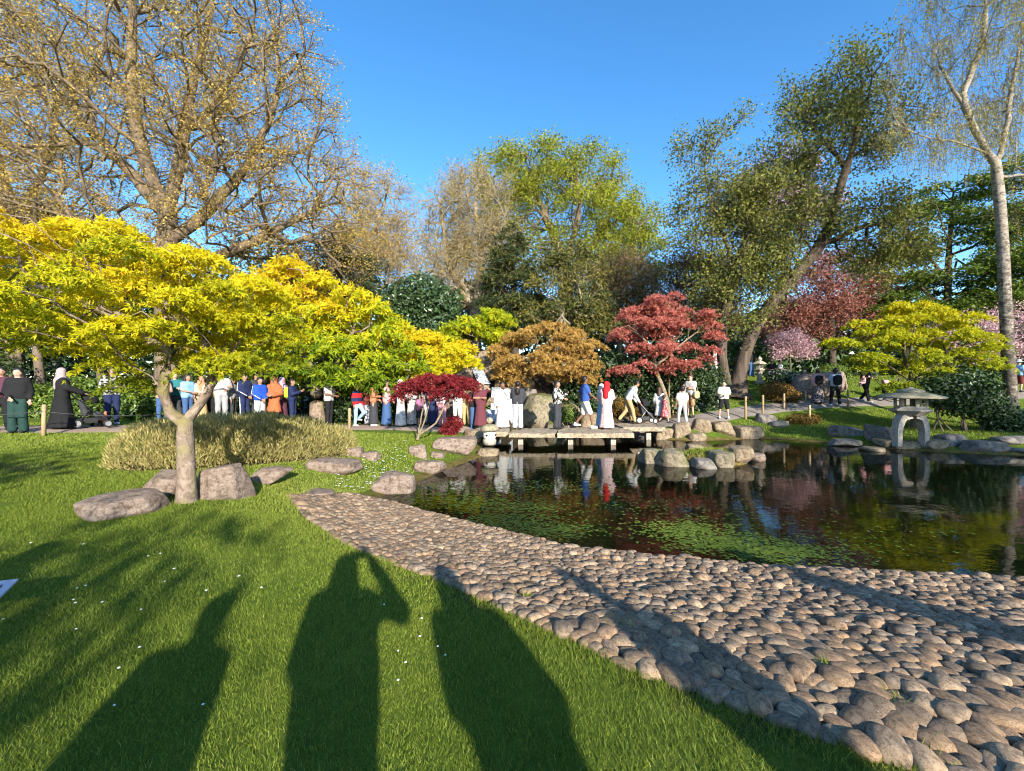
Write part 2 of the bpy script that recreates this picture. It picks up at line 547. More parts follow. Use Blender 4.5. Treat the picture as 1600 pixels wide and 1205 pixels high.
M['bark_pale'] = bark_mat('bark_pale', (.20, .165, .11), (.42, .35, .25), 4, .4)
M['bark_maple'] = bark_mat('bark_maple', (.10, .072, .055), (.36, .28, .22), 13, .8, 1.0, (.21, .185, .075))
M['bark_willow'] = bark_mat('bark_furrowed', (.03, .023, .018), (.145, .108, .083), 5, .18, 1.0)
M['bark_dark'] = bark_mat('bark_dark', (.035, .028, .02), (.10, .08, .06))
M['birch'] = birch_mat()
M['wood_post'] = bark_mat('post_wood', (.30, .20, .11), (.48, .34, .20), 8, .15, .3)
M['rope'] = plain('rope', (.05, .05, .045))
M['skin1'] = plain('skin_light', (.52, .32, .23), .55, .3, 0, .06)
M['skin2'] = plain('skin_tan', (.34, .19, .125), .55, .3, 0, .06)
M['skin3'] = plain('skin_brown', (.17, .088, .055), .55, .3, 0, .06)
M['hair_black'] = plain('hair_black', (.013, .011, .010), .45, .4)
M['hair_brown'] = plain('hair_brown', (.05, .028, .016), .5, .4)
M['eye'] = plain('eye_dark', (.02, .015, .012), .2, .5)
M['lips'] = plain('lips', (.30, .10, .085), .5)
M['black'] = plain('black_plastic', (.018, .018, .02), .5)
M['metal'] = plain('grey_metal', (.45, .45, .46), .35, .5, .8)
M['white_pl'] = plain('white_plastic', (.75, .75, .74), .4)
M['daisy'] = plain('daisy_white', (.82, .82, .78), .7)

# ------------------------------------------------------------------ the setting: lawn, paths, pond, cobbled bank
def axis(fine0, fine1, step, far, g=1.22):
    a = list(np.arange(fine0, fine1, step))
    s, x = step, a[-1]
    while x < far:
        s *= g; x += s; a.append(x)
    s, x, lo = step, a[0], []
    while x > -far:
        s *= g; x -= s; lo.append(x)
    return np.array(lo[::-1] + a)


HEDGE_LOBES = [(-6.5, 7.95, .72, .85, .78), (-5.9, 8.2, .85, .95, .84), (-5.2, 8.55, .9, .95, .86), (-4.55, 8.9, .75, .85, .78), (-4.05, 9.3, .55, .65, .58)]  # x y rx ry height

gx = axis(-14, 17, .22, 420); gy = axis(-2.5, 21, .18, 420)
XX, YY = np.meshgrid(gx, gy, indexing='ij')
ZZ = ground(XX, YY)
dp = sd_poly(POND, XX, YY); dcob = sd_poly(COBBLE, XX, YY)
soil = np.zeros_like(XX)
for hx, hy, rx, ry, hh in HEDGE_LOBES:
    soil = np.maximum(soil, smooth01(1.6 - np.hypot((XX - hx) / rx, (YY - hy) / ry)))
soil = np.maximum(soil, smooth01((dcob < .02) * 1.0))
soil = np.maximum(soil, smooth01((YY - (16.6 + .25 * np.clip(-XX - 2, 0, 8) - .55 * np.clip(-XX - 8, 0, 7))) / .8) * (XX < 7.5) * (XX > -60))      # woodland and shrub beds behind the path
soil = np.maximum(soil, np.exp(-((XX + 8.2) / .7) ** 2 - ((YY - 7.0) / .35) ** 2) * .7)
bed = smooth01((.12 - dp) / .2)
nx, ny = len(gx), len(gy)
idx = np.arange(nx * ny).reshape(nx, ny)
Fg = np.stack([idx[:-1, :-1], idx[1:, :-1], idx[1:, 1:], idx[:-1, 1:]], -1).reshape(-1, 4)
lawn = mobj('lawn', np.stack([XX, YY, ZZ], -1).reshape(-1, 3), Fg, M['lawn'], extra={'soil': soil.ravel(), 'bed': bed.ravel()})
tag(lawn, 'green mown garden lawn sloping down to the pond', None, None, 'structure')


def smooth_line(P, n):
    P = np.asarray(P, float)
    for _ in range(3):
        Q = [P[0]]
        for a, b in zip(P[:-1], P[1:]):
            Q += [a * .75 + b * .25, a * .25 + b * .75]
        Q.append(P[-1]); P = np.array(Q)
    L = np.r_[0, np.cumsum(np.linalg.norm(np.diff(P, axis=0), axis=1))]
    t = np.linspace(0, L[-1], n)
    return np.stack([np.interp(t, L, P[:, i]) for i in range(P.shape[1])], -1)


def ribbon(name, P, w, mat, label, lift=.03, n=120, k=7):
    C = smooth_line(P, n)
    t = np.gradient(C, axis=0); t /= np.linalg.norm(t, axis=1)[:, None]
    nrm = np.c_[-t[:, 1], t[:, 0]]
    wob = 1 + .06 * np.sin(np.arange(n) * .7)
    s = np.linspace(-1, 1, k)
    Q = C[:, None] + nrm[:, None] * (s[None, :, None] * (w / 2) * wob[:, None, None])
    Z = ground(Q[..., 0], Q[..., 1]) + lift - .03 * (np.abs(s) > .99)
    V = np.concatenate([Q, Z[..., None]], -1).reshape(-1, 3)
    i = np.arange(n * k).reshape(n, k)
    F = np.stack([i[:-1, :-1], i[:-1, 1:], i[1:, 1:], i[1:, :-1]], -1).reshape(-1, 4)[:, ::-1]
    return tag(mobj(name, V, F, mat), label, None, None, 'structure')


ribbon('path', PATHS[0], 1.9, M['path_pink'], 'earthen visitors path leading to the stone bridge')
ribbon('path', PATHS[1], 1.15, M['path_grey'], 'grey path climbing past the big boulder')

# water sheet: cut to the pond outline with a little overlap under the banks
c0 = POND.mean(0)
wp = smooth_line(np.r_[POND, POND[:1]], 240)[:-1]
tt = np.gradient(wp, axis=0); nn = np.c_[tt[:, 1], -tt[:, 0]]; nn /= np.linalg.norm(nn, axis=1)[:, None]
wq = wp + nn * .35
if sd_poly(POND, wq[:, 0], wq[:, 1]).mean() < 0: wq = wp - nn * .35
me = bpy.data.meshes.new('pond_water')
me.from_pydata([(x, y, 0) for x, y in wq], [], [list(range(len(wq)))])
me.materials.append(M['water'])
if me.polygons[0].normal.z < 0: me.flip_normals()
tag(link(bpy.data.objects.new('pond_water', me)), 'dark still pond water mirroring the trees', None, None, 'structure')


# ---- cobbled bank
def in_poly_samples(poly, n, gen):
    lo, hi = poly.min(0), poly.max(0); out = np.zeros((0, 2))
    while len(out) < n:
        p = gen.uniform(lo, hi, (n * 2, 2)); out = np.r_[out, p[sd_poly(poly, p[:, 0], p[:, 1]) < 0]]
    return out[:n]


g2 = np.random.default_rng(3)
area = .5 * abs(np.dot(COBBLE[:, 0], np.roll(COBBLE[:, 1], 1)) - np.dot(COBBLE[:, 1], np.roll(COBBLE[:, 0], 1)))
NC = int(area / .0082)
# denser (smaller) stones towards the narrow far end
cand = in_poly_samples(COBBLE, NC * 3, g2)
keep = g2.uniform(size=len(cand)) < np.clip(.60 + .07 * (cand[:, 1] - 2), .60, .95)
pts = cand[keep][:int(NC * 1.0)]
smp = in_poly_samples(COBBLE, len(pts) * 30, g2)


def nearest(S, P):
    out = np.empty(len(S), int)
    p2 = (P ** 2).sum(1)
    for a in range(0, len(S), 4000):
        s = S[a:a + 4000]
        out[a:a + 4000] = np.argmin(p2[None] - 2 * s @ P.T, 1)
    return out


for it in range(3):
    own = nearest(smp, pts)
    cnt = np.bincount(own, minlength=len(pts)).astype(float)
    cen = np.stack([np.bincount(own, smp[:, i], len(pts)) for i in (0, 1)], -1) / np.maximum(cnt, 1)[:, None]
    if it < 2: pts = np.where(cnt[:, None] > 0, pts + (cen - pts) * .8, pts)
ok = cnt > 6
dx = smp - cen[own]
cxx = np.bincount(own, dx[:, 0] ** 2, len(pts)) / np.maximum(cnt, 1)
cyy = np.bincount(own, dx[:, 1] ** 2, len(pts)) / np.maximum(cnt, 1)
cxy = np.bincount(own, dx[:, 0] * dx[:, 1], len(pts)) / np.maximum(cnt, 1)
tr_, df = (cxx + cyy) / 2, np.sqrt(((cxx - cyy) / 2) ** 2 + cxy ** 2)
ra, rb = 2 * np.sqrt(tr_ + df), 2 * np.sqrt(np.maximum(tr_ - df, 1e-5))
ang = .5 * np.arctan2(2 * cxy, cxx - cyy)
bank = thing('cobbled_bank', 'sloping bank of rounded grey and tan cobblestones by the pond', 'cobbled bank', (1.5, 3.2, 0))
bank['kind'] = 'structure'
stones = []
for i in np.nonzero(ok)[0]:
    x, y = cen[i]
    a = np.clip(ra[i] * g2.uniform(1.04, 1.16), .045, .15); b = np.clip(rb[i] * g2.uniform(1.04, 1.16), .04, .12)
    e = .08
    zx = (gz(x + e, y) - gz(x - e, y)) / (2 * e); zy = (gz(x, y + e) - gz(x, y - e)) / (2 * e)
    h = min(a, b) * g2.uniform(.55, .85)
    stones.append((x, y, gz(x, y) + g2.uniform(-.012, .012), a, b, h, ang[i] + g2.normal(0, .15), zx, zy, g2.uniform()))
stones.sort(key=lambda s: s[0] ** 2 * .3 + s[1] ** 2 + (s[0] > s[1] * 1.3 + .3) * 60)
cob_v = {}
for sub, nv in ((2, 9), (1, 6)):
    V0, F0 = ICO[sub]
    cob_v[sub] = []
    for q in range(nv):
        V = V0.copy()
        V = V * (np.abs(V) ** 4.0).sum(1)[:, None] ** (-1 / 4.0) * .7 + V * .3     # a little squarer than an egg
        V = V * (1 + .09 * wnoise(V, 1.8, 3, q + 1))[:, None]
        V[:, 2] *= np.where(V[:, 2] < 0, .6, 1)
        keepf = (V[F0][:, :, 2].max(1) > (-.3 if sub == 2 else .05))
        F = F0[keepf]
        used = np.unique(F); mp_ = np.full(len(V), -1); mp_[used] = np.arange(len(used))
        cob_v[sub].append((V[used], mp_[F]))
cob_me = {}
for q, (V, F) in enumerate(cob_v[2]):
    for s in range(5):
        cob_me[q, s] = mesh_data('cobble', V, F, M['cobble_near'], np.full(len(V), [.08, .3, .5, .7, .95][s]))
bv, bf, bvar, bn = [], [], [], 0
for k, (x, y, z, a, b, h, an, zx, zy, q) in enumerate(stones):
    if k < 300:
        o = bpy.data.objects.new('cobble', cob_me[k % len(cob_v[2]), int(q * 5)])
        o.location = (x - 1.5, y - 3.2, z)
        nrm = Vector((-zx, -zy, 1)).normalized()
        qz = Vector((0, 0, 1)).rotation_difference(nrm)
        from mathutils import Quaternion
        o.rotation_mode = 'QUATERNION'
        o.rotation_quaternion = qz @ Quaternion((0, 0, 1), an)
        o.scale = (a, b, h)
        o.parent = bank; link(o)
    else:
        V, F = cob_v[1][k % 6]
        ca, sa = math.cos(an), math.sin(an)
        W = V * (a, b, h)
        W = np.c_[W[:, 0] * ca - W[:, 1] * sa, W[:, 0] * sa + W[:, 1] * ca, W[:, 2]]
        W[:, 2] += W[:, 0] * zx + W[:, 1] * zy
        bv.append(W + (x - 1.5, y - 3.2, z)); bf.append(F + bn); bn += len(V); bvar.append(np.full(len(V), q))
co = mobj('cobbles', np.concatenate(bv), np.concatenate(bf), M['cobble'], bank, np.concatenate(bvar))
co['kind'] = 'stuff'


# ---- grass blades
def blades(P, hgt, wid, gen, lean=.5):
    n = len(P)
    a = gen.uniform(0, 6.283, n); l = gen.normal(0, lean, (n, 2)) * hgt[:, None]
    z = ground(P[:, 0], P[:, 1])
    w = np.stack([np.cos(a), np.sin(a), np.zeros(n)], -1) * wid[:, None] * .5
    b = np.c_[P, z - .004]
    tip = b + np.c_[l, hgt]
    V = np.stack([b - w, b + w, tip], 1).reshape(-1, 3)
    patch = wnoise(np.c_[P, np.zeros(n)], .9, 3)
    var = np.clip(gen.normal(.42, .17, n) + .17 * patch + (gen.uniform(size=n) < .04) * .5, 0, 1)
    return V, np.repeat(var, 3)


def grass_zone(x0, x1, y0, y1, dens, gen):
    n = int((x1 - x0) * (y1 - y0) * dens)
    P = np.c_[gen.uniform(x0, x1, n), gen.uniform(y0, y1, n)]
    P = P[np.abs(P[:, 0]) < P[:, 1] * 1.32 + .5]
    d = sd_poly(POND, P[:, 0], P[:, 1]); c = sd_poly(COBBLE, P[:, 0], P[:, 1])
    edge = c + .05 * wnoise(np.c_[P, P[:, :1] * 0], 6, 2)
    k = (d > .12) & (edge > .0)
    for pl in PATHS: k &= d_line(pl, P[:, 0], P[:, 1]) > .93
    for hx, hy, rx, ry, hh in HEDGE_LOBES: k &= np.hypot((P[:, 0] - hx) / rx, (P[:, 1] - hy) / ry) > .95
    # trodden, thin patch by the boulders
    k &= gen.uniform(size=len(P)) > .8 * np.exp(-((P[:, 0] + 8.2) / .7) ** 2 - ((P[:, 1] - 7.0) / .35) ** 2)
    return P[k]


gg = np.random.default_rng(21)
GV, GA = [], []
for (x0, x1, y0, y1, dens, h, w) in [(-4.2, 3.2, 1.45, 3.0, 13000, .027, .0042), (-6, 1.2, 3.0, 5.2, 5800, .028, .0062), (-10, 0, 5.2, 8.2, 2400, .034, .010),
                                     (-15, 0, 8.2, 13.2, 900, .045, .016), (8, 22, 12.5, 19, 420, .06, .025), (3.7, 6.5, 9.9, 11.6, 2200, .07, .012), (9, 27, 19, 27, 200, .07, .035)]:
    P = grass_zone(x0, x1, y0, y1, dens, gg)
    if y0 == 9.9: P = P[ground(P[:, 0], P[:, 1]) > .03]
    hh = h * gg.uniform(.55, 1.25, len(P))
    cd = sd_poly(COBBLE, P[:, 0], P[:, 1])
    hh = np.where(cd < .12, hh * 1.5, hh)
    V, A = blades(P, hh, w * gg.uniform(.7, 1.3, len(P)), gg)
    GV.append(V); GA.append(A)
# island turf stands inside the pond outline
n = 2600
P = np.c_[gg.normal(5.04, .7, n), gg.normal(10.76, .38, n)]
P = P[ground(P[:, 0], P[:, 1]) > .1]
V, A = blades(P, gg.uniform(.05, .1, len(P)), np.full(len(P), .013), gg); GV.append(V); GA.append(A)
# weeds between the cobbles
cs = np.array([gp(1405, 1108)[:2], gp(975, 980)[:2], gp(1450, 1190)[:2], gp(1290, 1045)[:2], gp(820, 935)[:2]])
P = np.concatenate([gg.normal(c, .035, (22, 2)) for c in cs])
V, A = blades(P, gg.uniform(.05, .08, len(P)), np.full(len(P), .010), gg, .6); GV.append(V); GA.append(A)
GV = np.concatenate(GV); GA = np.concatenate(GA)
gr = mobj('grass', GV, np.arange(len(GV)).reshape(-1, 3), M['grass'], None, GA, False)
tag(gr, 'short green grass blades of the lawn', 'grass', None, 'stuff')

# daisies
dz = []
for (u0, u1, v0, v1, n) in [(520, 640, 735, 770, 70), (560, 640, 690, 735, 60), (0, 380, 830, 1000, 16), (400, 640, 850, 1100, 6), (0, 360, 1000, 1190, 4), (1150, 1330, 650, 680, 25), (640, 700, 960, 1040, 4)]:
    for _ in range(n):
        p = gp(gg.uniform(u0, u1), gg.uniform(v0, v1))
        if sd_poly(COBBLE, p[0], p[1]) > .1 and sd_poly(POND, p[0], p[1]) > .15: dz.append(p)
dz = np.array(dz)
a = np.arange(7) * 2 * np.pi / 7
rad = np.clip(.0030 * dz[:, 1], .007, .022) * gg.uniform(.8, 1.2, len(dz))
DV = np.concatenate([np.concatenate([[p + (0, 0, .05)], p + np.c_[np.cos(a) * r_, np.sin(a) * r_, np.full(7, .044)]]) for p, r_ in zip(dz, rad)])
DF = np.concatenate([np.array([[0, 1 + q, 1 + (q + 1) % 7] for q in range(7)]) + 8 * i for i in range(len(dz))])
tag(mobj('daisies', DV, DF, M['daisy']), 'tiny white daisies sprinkled over the lawn', 'daisies', None, 'stuff')

# pond weed just under the surface
pw = []
for (u, v, ru, rv, n) in [(690, 765, 70, 12, 900), (740, 785, 80, 14, 1100), (790, 812, 70, 12, 1300), (860, 828, 60, 9, 1100), (820, 792, 50, 7, 600), (905, 760, 60, 9, 300), (1075, 828, 55, 11, 1300), (1130, 848, 60, 10, 1200), (1210, 858, 60, 12, 1100), (1000, 790, 90, 16, 250),
                          (1240, 870, 80, 16, 500), (900, 740, 120, 14, 150), (1130, 800, 120, 20, 220), (1330, 850, 120, 25, 200), (820, 760, 60, 8, 250)]:
    n = int(n * .8); uu = u + ru * gg.normal(0, .72, n); vv = v + rv * gg.normal(0, .72, n)
    Y = CZ * FPX / (np.maximum(vv, 700) - CY); X = (uu - CX) / FPX * Y
    k = sd_poly(POND, X, Y) < -.25
    pw.append(np.c_[X, Y, gg.uniform(-.016, .010, n)][k])
pw = np.concatenate(pw); pw = np.repeat(pw, 4, 0) + gg.normal(0, 1, (len(pw) * 4, 3)) * (.10, .06, .004); pw[:, 2] = gg.uniform(-.035, .007, len(pw)); n = len(pw)
a = gg.uniform(0, 6.28, n); ln_ = gg.uniform(.02, .055, n); wd = gg.uniform(.012, .028, n)
t = np.c_[np.cos(a), np.sin(a), np.zeros(n)]; s = np.c_[-np.sin(a), np.cos(a), np.zeros(n)]
V = np.stack([pw - t * ln_[:, None], pw + s * wd[:, None], pw + t * ln_[:, None] * .6 - s * wd[:, None]], 1).reshape(-1, 3)
M['weed'] = leaf_mat('pond_weed', [(.03, .055, .014), (.065, .105, .02), (.12, .175, .026), (.23, .28, .042)], .1, .7, .1)
var = np.clip(.42 + .36 * wnoise(pw * (1, 1, 0), 1.9, 3) + gg.normal(0, .14, n), 0, 1)
tag(mobj('pond_weed', V, np.arange(n * 3).reshape(-1, 3), M['weed'], None, np.repeat(var, 3), False), 'green feathery weed drifting just under the pond surface', 'pond weed', None, 'stuff')


# ------------------------------------------------------------------ rocks
def boulder(name, label, u, v, w, h, mat, depth=None, seed=0, flat=.3, sub=3, cat='boulder', group=None, Y=None, z=None, rz=0.0, boxy=.92, sink=.3):
    """u,v: middle of the visible foot in the photo; w,h: visible width and height there"""
    p = gp(u, v) if Y is None else np.array([(u - CX) / FPX * Y, Y, 0.0])
    if Y is not None: p[2] = max(gz(p[0], p[1]), 0) if z is None else z
    W = w * p[1] / FPX; H = h * p[1] / FPX
    dep = depth if depth else W * .75
    yc = p[1] + dep * .36; kx = yc / p[1]; p[0] *= kx; W *= kx; H *= kx; zg = max(gz(p[0], yc), 0) if z is None else z; p[2] = p[2] * .35 + .65 * min(zg, p[2] + .2)
    g = np.random.default_rng(seed + 100)
    V0, F0 = ICO[sub]
    K = 11
    N = g.normal(size=(K, 3)); N /= np.linalg.norm(N, axis=1)[:, None]
    hN = g.uniform(.78, 1.0, K)
    N = np.r_[N, [[0, 0, 1], [1, 0, .15], [-1, 0, .15], [0, -1, .2], [0, 1, .15]]]
    N /= np.linalg.norm(N, axis=1)[:, None]
    hN = np.r_[hN, [1 - flat, .84, .84, .84, .84]]
    N[K:] += g.normal(0, .12, (5, 3)); N /= np.linalg.norm(N, axis=1)[:, None]
    q = np.maximum(V0 @ N.T, 1e-3) / hN
    r = (q ** 26).sum(1) ** (-1 / 26)
    r = r * boxy + (1 - boxy) * 1.0
    V = V0 * r[:, None]
    V = V * (1 + .03 * wnoise(V, 2.6, 4, seed) + .012 * wnoise(V, 14.0, 3, seed))[:, None]
    V = V / np.abs(V).max(0)
    top, bot = H, -H * sink - .05
    V = np.c_[V[:, 0] * W / 2, V[:, 1] * dep / 2, (V[:, 2] + 1) / 2 * (top - bot) + bot]
    cr, sr = math.cos(rz), math.sin(rz)
    V = np.c_[V[:, 0] * cr - V[:, 1] * sr, V[:, 0] * sr + V[:, 1] * cr, V[:, 2]]
    o = mobj(name, V, F0, mat)
    o.location = (p[0], yc, p[2])
    return tag(o, label, cat, group)


RP, RT, RM, RG = M['rock_pink'], M['rock_tan'], M['rock_moss'], M['rock_grey']
B = boulder
# lawn boulders in front of the straw coloured hedge
B('boulder', 'broad flat boulder lying on the lawn, lowest beside the maple trunk', 191, 812, 112, 34, RP, .8, 44, .3, 4, boxy=.82)
B('boulder', 'rough boulder half hidden behind the maple trunk', 266, 776, 66, 40, RP, .5, 2, .3, 4)
B('boulder', 'big squarish boulder with a dark right face beside the maple trunk', 347, 782, 74, 50, RP, .6, 3, .16, 4, boxy=.97)
B('boulder', 'low wide boulder at the foot of the hedge, beside the squarish one', 430, 760, 90, 46, RP, .5, 4, .25, 4, sink=.05)
B('boulder', 'flat pale slab of rock at the right foot of the hedge', 520, 742, 84, 22, RP, .6, 5, .4)
B('boulder', 'small rock at the right end of the hedge', 579, 719, 32, 17, RP, .4, 6, .3)
B('boulder', 'low reddish rock half hidden by the end of the hedge', 556, 715, 24, 16, RP, .4, 7, .3)
B('stepping_stone', 'flat earth coloured stone at the narrow top of the cobbles', 495, 776, 62, 12, RP, .5, 8, .6, cat='stone')
# left shore
B('boulder', 'round-topped boulder standing in the water at the pond corner', 620, 771, 68, 32, RP, .6, 9, .25, 4, boxy=.8)
B('boulder', 'long low boulder on the waterline below the little red maple', 671, 740, 66, 25, RP, .55, 10, .35, 4)
B('boulder', 'knobbly boulder from whose top the little red maple rises', 652, 715, 36, 27, RP, .5, 11, .2)
B('boulder', 'large buff boulder beside the little white lantern', 712, 711, 68, 38, RP, .8, 12, .3, 4)
B('boulder', 'flat rock under the little white lantern', 763, 713, 40, 14, RT, .55, 13, .4)
B('boulder', 'upright stone behind the little white lantern', 738, 692, 28, 22, RT, .4, 14, .3)
B('boulder', 'low rock between the buff boulder and the red maple', 683, 716, 24, 10, RP, .35, 15, .4)
# right of the bridge
for i, (u, v, w, h, m, lb) in enumerate([
        (1020, 683, 24, 14, RT, 'small tan rock in the water at the right bridge end'),
        (1038, 686, 34, 20, RT, 'tan rock on the bank below the pushchair'),
        (1065, 685, 30, 24, RT, 'tall tan rock on the bank below the child in cream'),
        (1090, 689, 28, 13, RT, 'low wet rock at the waterline below the child in cream'),
        (1097, 678, 36, 22, RT, 'angular tan rock on the bank behind the low wet rock'),
        (1127, 681, 36, 26, RT, 'pale upright rock on the bank below the girl in black shorts'),
        (1167, 685, 46, 24, RT, 'streaked tan boulder at the pond corner below the fence post'),
        (1195, 662, 28, 15, RG, 'dark rock on the grass beside the leaning fence post'),
        (1217, 668, 28, 9, RG, 'low grey stone on the shaded bank next to the dark rock')]):
    B('boulder', lb, u, v, w, h, m, None, 30 + i, .25)
# island rocks
for i, (u, v, w, h, m, lb) in enumerate([
        (1018, 724, 38, 26, RM, 'mossy boulder at the near end of the turf island'),
        (1052, 730, 50, 32, RM, 'tallest mossy boulder of the turf island, sloping to the water'),
        (1098, 733, 36, 16, RG, 'dark low rock at the front of the turf island'),
        (1128, 731, 40, 30, RM, 'broad mossy rock right of the island turf'),
        (1158, 727, 36, 28, RT, 'pointed tan rock near the right tip of the island'),
        (1180, 721, 34, 14, RP, 'low pinkish rock at the right tip of the island'),
        (1085, 702, 26, 8, RT, 'small rock behind the island turf')]):
    B('boulder', lb, u, v, w, h, m, .55, 50 + i, .25)
# far right shore
for i, (u, v, w, h, m, lb) in enumerate([
        (1318, 684, 46, 20, RG, 'dark slanting rock in the shade of the far shore'),
        (1322, 698, 54, 16, RG, 'long low rock at the waterline left of the stone lantern'),
        (1378, 692, 42, 26, RG, 'grey block of rock behind the left leg of the stone lantern'),
        (1362, 706, 32, 12, RT, 'small sunlit rock in the water before the stone lantern'),
        (1385, 700, 34, 16, RT, 'rock under the left leg of the stone lantern'),
        (1411, 702, 44, 17, RT, 'pale cracked rock between the lantern legs'),
        (1455, 703, 40, 17, RT, 'rough rock under the right leg of the stone lantern'),
        (1487, 699, 52, 27, RG, 'big flat-topped grey boulder right of the stone lantern'),
        (1537, 707, 60, 19, RG, 'long rounded boulder at the waterline below the camellia'),
        (1580, 698, 56, 22, RG, 'flat grey slab at the right edge of the shore'),
        (1592, 709, 30, 8, RG, 'low wet stone at the right edge of the shore')]):
    B('boulder', lb, u, v, w, h, m, .7, 70 + i, .3)
B('boulder', 'huge mottled boulder on the grass that children climb', 1280, 641, 98, 56, RP, 1.5, 90, .3, 4, Y=20.3)
# rocks around the waterfall, behind the bridge
for i, (u, v, w, h, Y, z, m, lb) in enumerate([
        (845, 672, 76, 72, 17.6, .1, RM, 'tall mossy boulder right of the waterfall'),
        (868, 676, 36, 30, 17.0, 0, RM, 'dark-footed mossy boulder in front of the tall one'),
        (808, 676, 30, 14, 17.2, 0, RM, 'low mossy rock at the foot of the waterfall'),
        (724, 640, 62, 44, 17.8, .6, RP, 'pink boulder behind the person in white'),
        (700, 668, 40, 26, 16.6, .45, RT, 'buff rock at the path edge left of the waterfall'),
        (737, 672, 36, 34, 16.7, .2, RM, 'mossy rock behind the couple on the bridge'),
        (770, 632, 28, 14, 18.0, 1.3, RT, 'squarish rock in the middle of the waterfall'),
        (764, 580, 36, 34, 19.6, 2.6, RT, 'golden upright rock at the head of the waterfall'),
        (738, 568, 24, 24, 19.8, 2.9, RT, 'tan rock left of the waterfall head'),
        (728, 590, 38, 36, 19.2, 2.0, RP, 'large pinkish rock face left of the upper cascade'),
        (790, 592, 34, 22, 19.0, 2.1, RT, 'rounded rock right of the upper cascade'),
        (815, 600, 50, 28, 18.8, 1.9, RM, 'long mossy ledge of rock under the bronze maple'),
        (752, 606, 26, 16, 18.6, 1.85, RG, 'dark wet stone beneath the upper cascade'),
        (826, 626, 36, 30, 18.6, 1.2, RG, 'shadowed rock face beside the lower fall'),
        (712, 570, 26, 20, 20.2, 2.9, RT, 'small tan rock at the upper left of the rockery'),
        (756, 556, 22, 12, 20.4, 3.45, RT, 'topmost small rock of the waterfall'),
        (890, 660, 44, 46, 18.2, .35, RT, 'brown boulder behind the clipped green shrub'),
        (925, 664, 40, 30, 17.6, .25, RT, 'tan boulder behind the walking man in white shorts'),
        (888, 668, 30, 16, 17.1, .1, RP, 'low pink rock below the clipped green shrub'),
        (955, 668, 40, 24, 17.9, .2, RT, 'low tan rock behind the woman in the red headscarf'),
        (985, 668, 34, 18, 17.6, .3, RT, 'tan rock by the path behind the stooping man')]):
    B('boulder', lb, u, v, w, h, m, None, 110 + i, .22, Y=Y, z=z - .14)

# the waterfall: two drops between the rocks
wf = thing('waterfall', 'small two-step waterfall splashing white between tan rocks', 'waterfall', (-.4, 17.9, 0))


def fall(pts, w, seed):
    pts = smooth_line(pts, 18); k = 9
    s = np.linspace(-1, 1, k)
    V = pts[:, None] + np.stack([s * w / 2, -.05 * np.cos(s * 1.5) * np.ones(k), np.zeros(k)], -1)[None]
    V = V.reshape(-1, 3); V = V + (.025 * wnoise(V * (3, 1, .6), 3, 2, seed))[:, None] * np.array([.4, 1, 0])
    i = np.arange(18 * k).reshape(18, k)
    return V - np.array([-.4, 17.9, 0]), np.stack([i[:-1, :-1], i[1:, :-1], i[1:, 1:], i[:-1, 1:]], -1).reshape(-1, 4)


for pts, w, sd in [([at(745, 568, 19.5), at(746, 578, 19.2), at(752, 590, 18.7), at(758, 600, 18.5)], .5, 1),
                   ([at(785, 605, 18.6), at(785, 612, 18.1), at(784, 640, 17.9), at(784, 668, 17.8)], .95, 2),
                   ([at(766, 640, 17.7), at(766, 650, 17.5), at(767, 690, 17.4)], .9, 3)]:
    V, F = fall(pts, w, sd)
    mobj('cascade', V, F, M['fall'], wf)

# ------------------------------------------------------------------ stone slab bridge
br = thing('stone_bridge', 'low bridge of staggered stone slabs on square piers', 'bridge', (1.5, 14.8, 0))
DECK = .40


def slab(x0, x1, y0, y1, top, th=.17, skew=0.0, seed=0):
    n, m_ = 16, 6
    xs = np.linspace(x0, x1, n); ys = np.linspace(y0, y1, m_)
    X, Y = np.meshgrid(xs, ys, indexing='ij')
    X = X + skew * (Y - y0)
    g = np.random.default_rng(seed)
    T = top + .008 * g.normal(size=X.shape)
    edge = np.zeros(X.shape); edge[0] = edge[-1] = 1; edge[:, 0] = edge[:, -1] = 1
    T = T - .012 * edge
    Xb, Yb = X + .0, Y + 0.
    V = np.concatenate([np.stack([X, Y, T], -1).reshape(-1, 3), np.stack([Xb, Yb, np.full(X.shape, top - th)], -1).reshape(-1, 3)])
    V[:, 1] += .012 * g.normal(size=len(V)) * np.tile(edge.ravel(), 2)
    i = np.arange(n * m_).reshape(n, m_); N = n * m_
    F = [np.stack([i[:-1, :-1], i[1:, :-1], i[1:, 1:], i[:-1, 1:]], -1).reshape(-1, 4),
         np.stack([i[:-1, :-1], i[:-1, 1:], i[1:, 1:], i[1:, :-1]], -1).reshape(-1, 4) + N]
    for e in (i[:, 0], i[-1, :], i[::-1, -1], i[0, ::-1]):
        F.append(np.stack([e[:-1], e[:-1] + N, e[1:] + N, e[1:]], -1))
    mobj('slab', V - np.array([1.5, 14.8, 0]), np.concatenate(F), M['slab'], br, smooth=False)


slab(-1.35, -.12, 13.95, 15.75, DECK + .02, .17, .05, 1)
slab(-.10, 1.38, 13.65, 15.35, DECK, .14, .2, 2)
slab(1.46, 3.93, 13.6, 15.5, DECK + .012, .16, .14, 3)
slab(3.95, 5.45, 15.0, 16.7, DECK + .07, .16, -.1, 4)
for x, y in ((.28, 13.95), (1.92, 13.92), (3.32, 13.9), (.5, 15.1), (2.1, 15.3), (3.5, 15.3), (4.9, 15.2), (-.7, 14.5)):
    m = MB(); m.box((x - 1.5, y - 14.8 + .06, (DECK - .16 - .8) / 2), (.17, .24, DECK - .16 + .8 - .012), .03, 0, .98)
    m.build('pier', M['pier'], br)


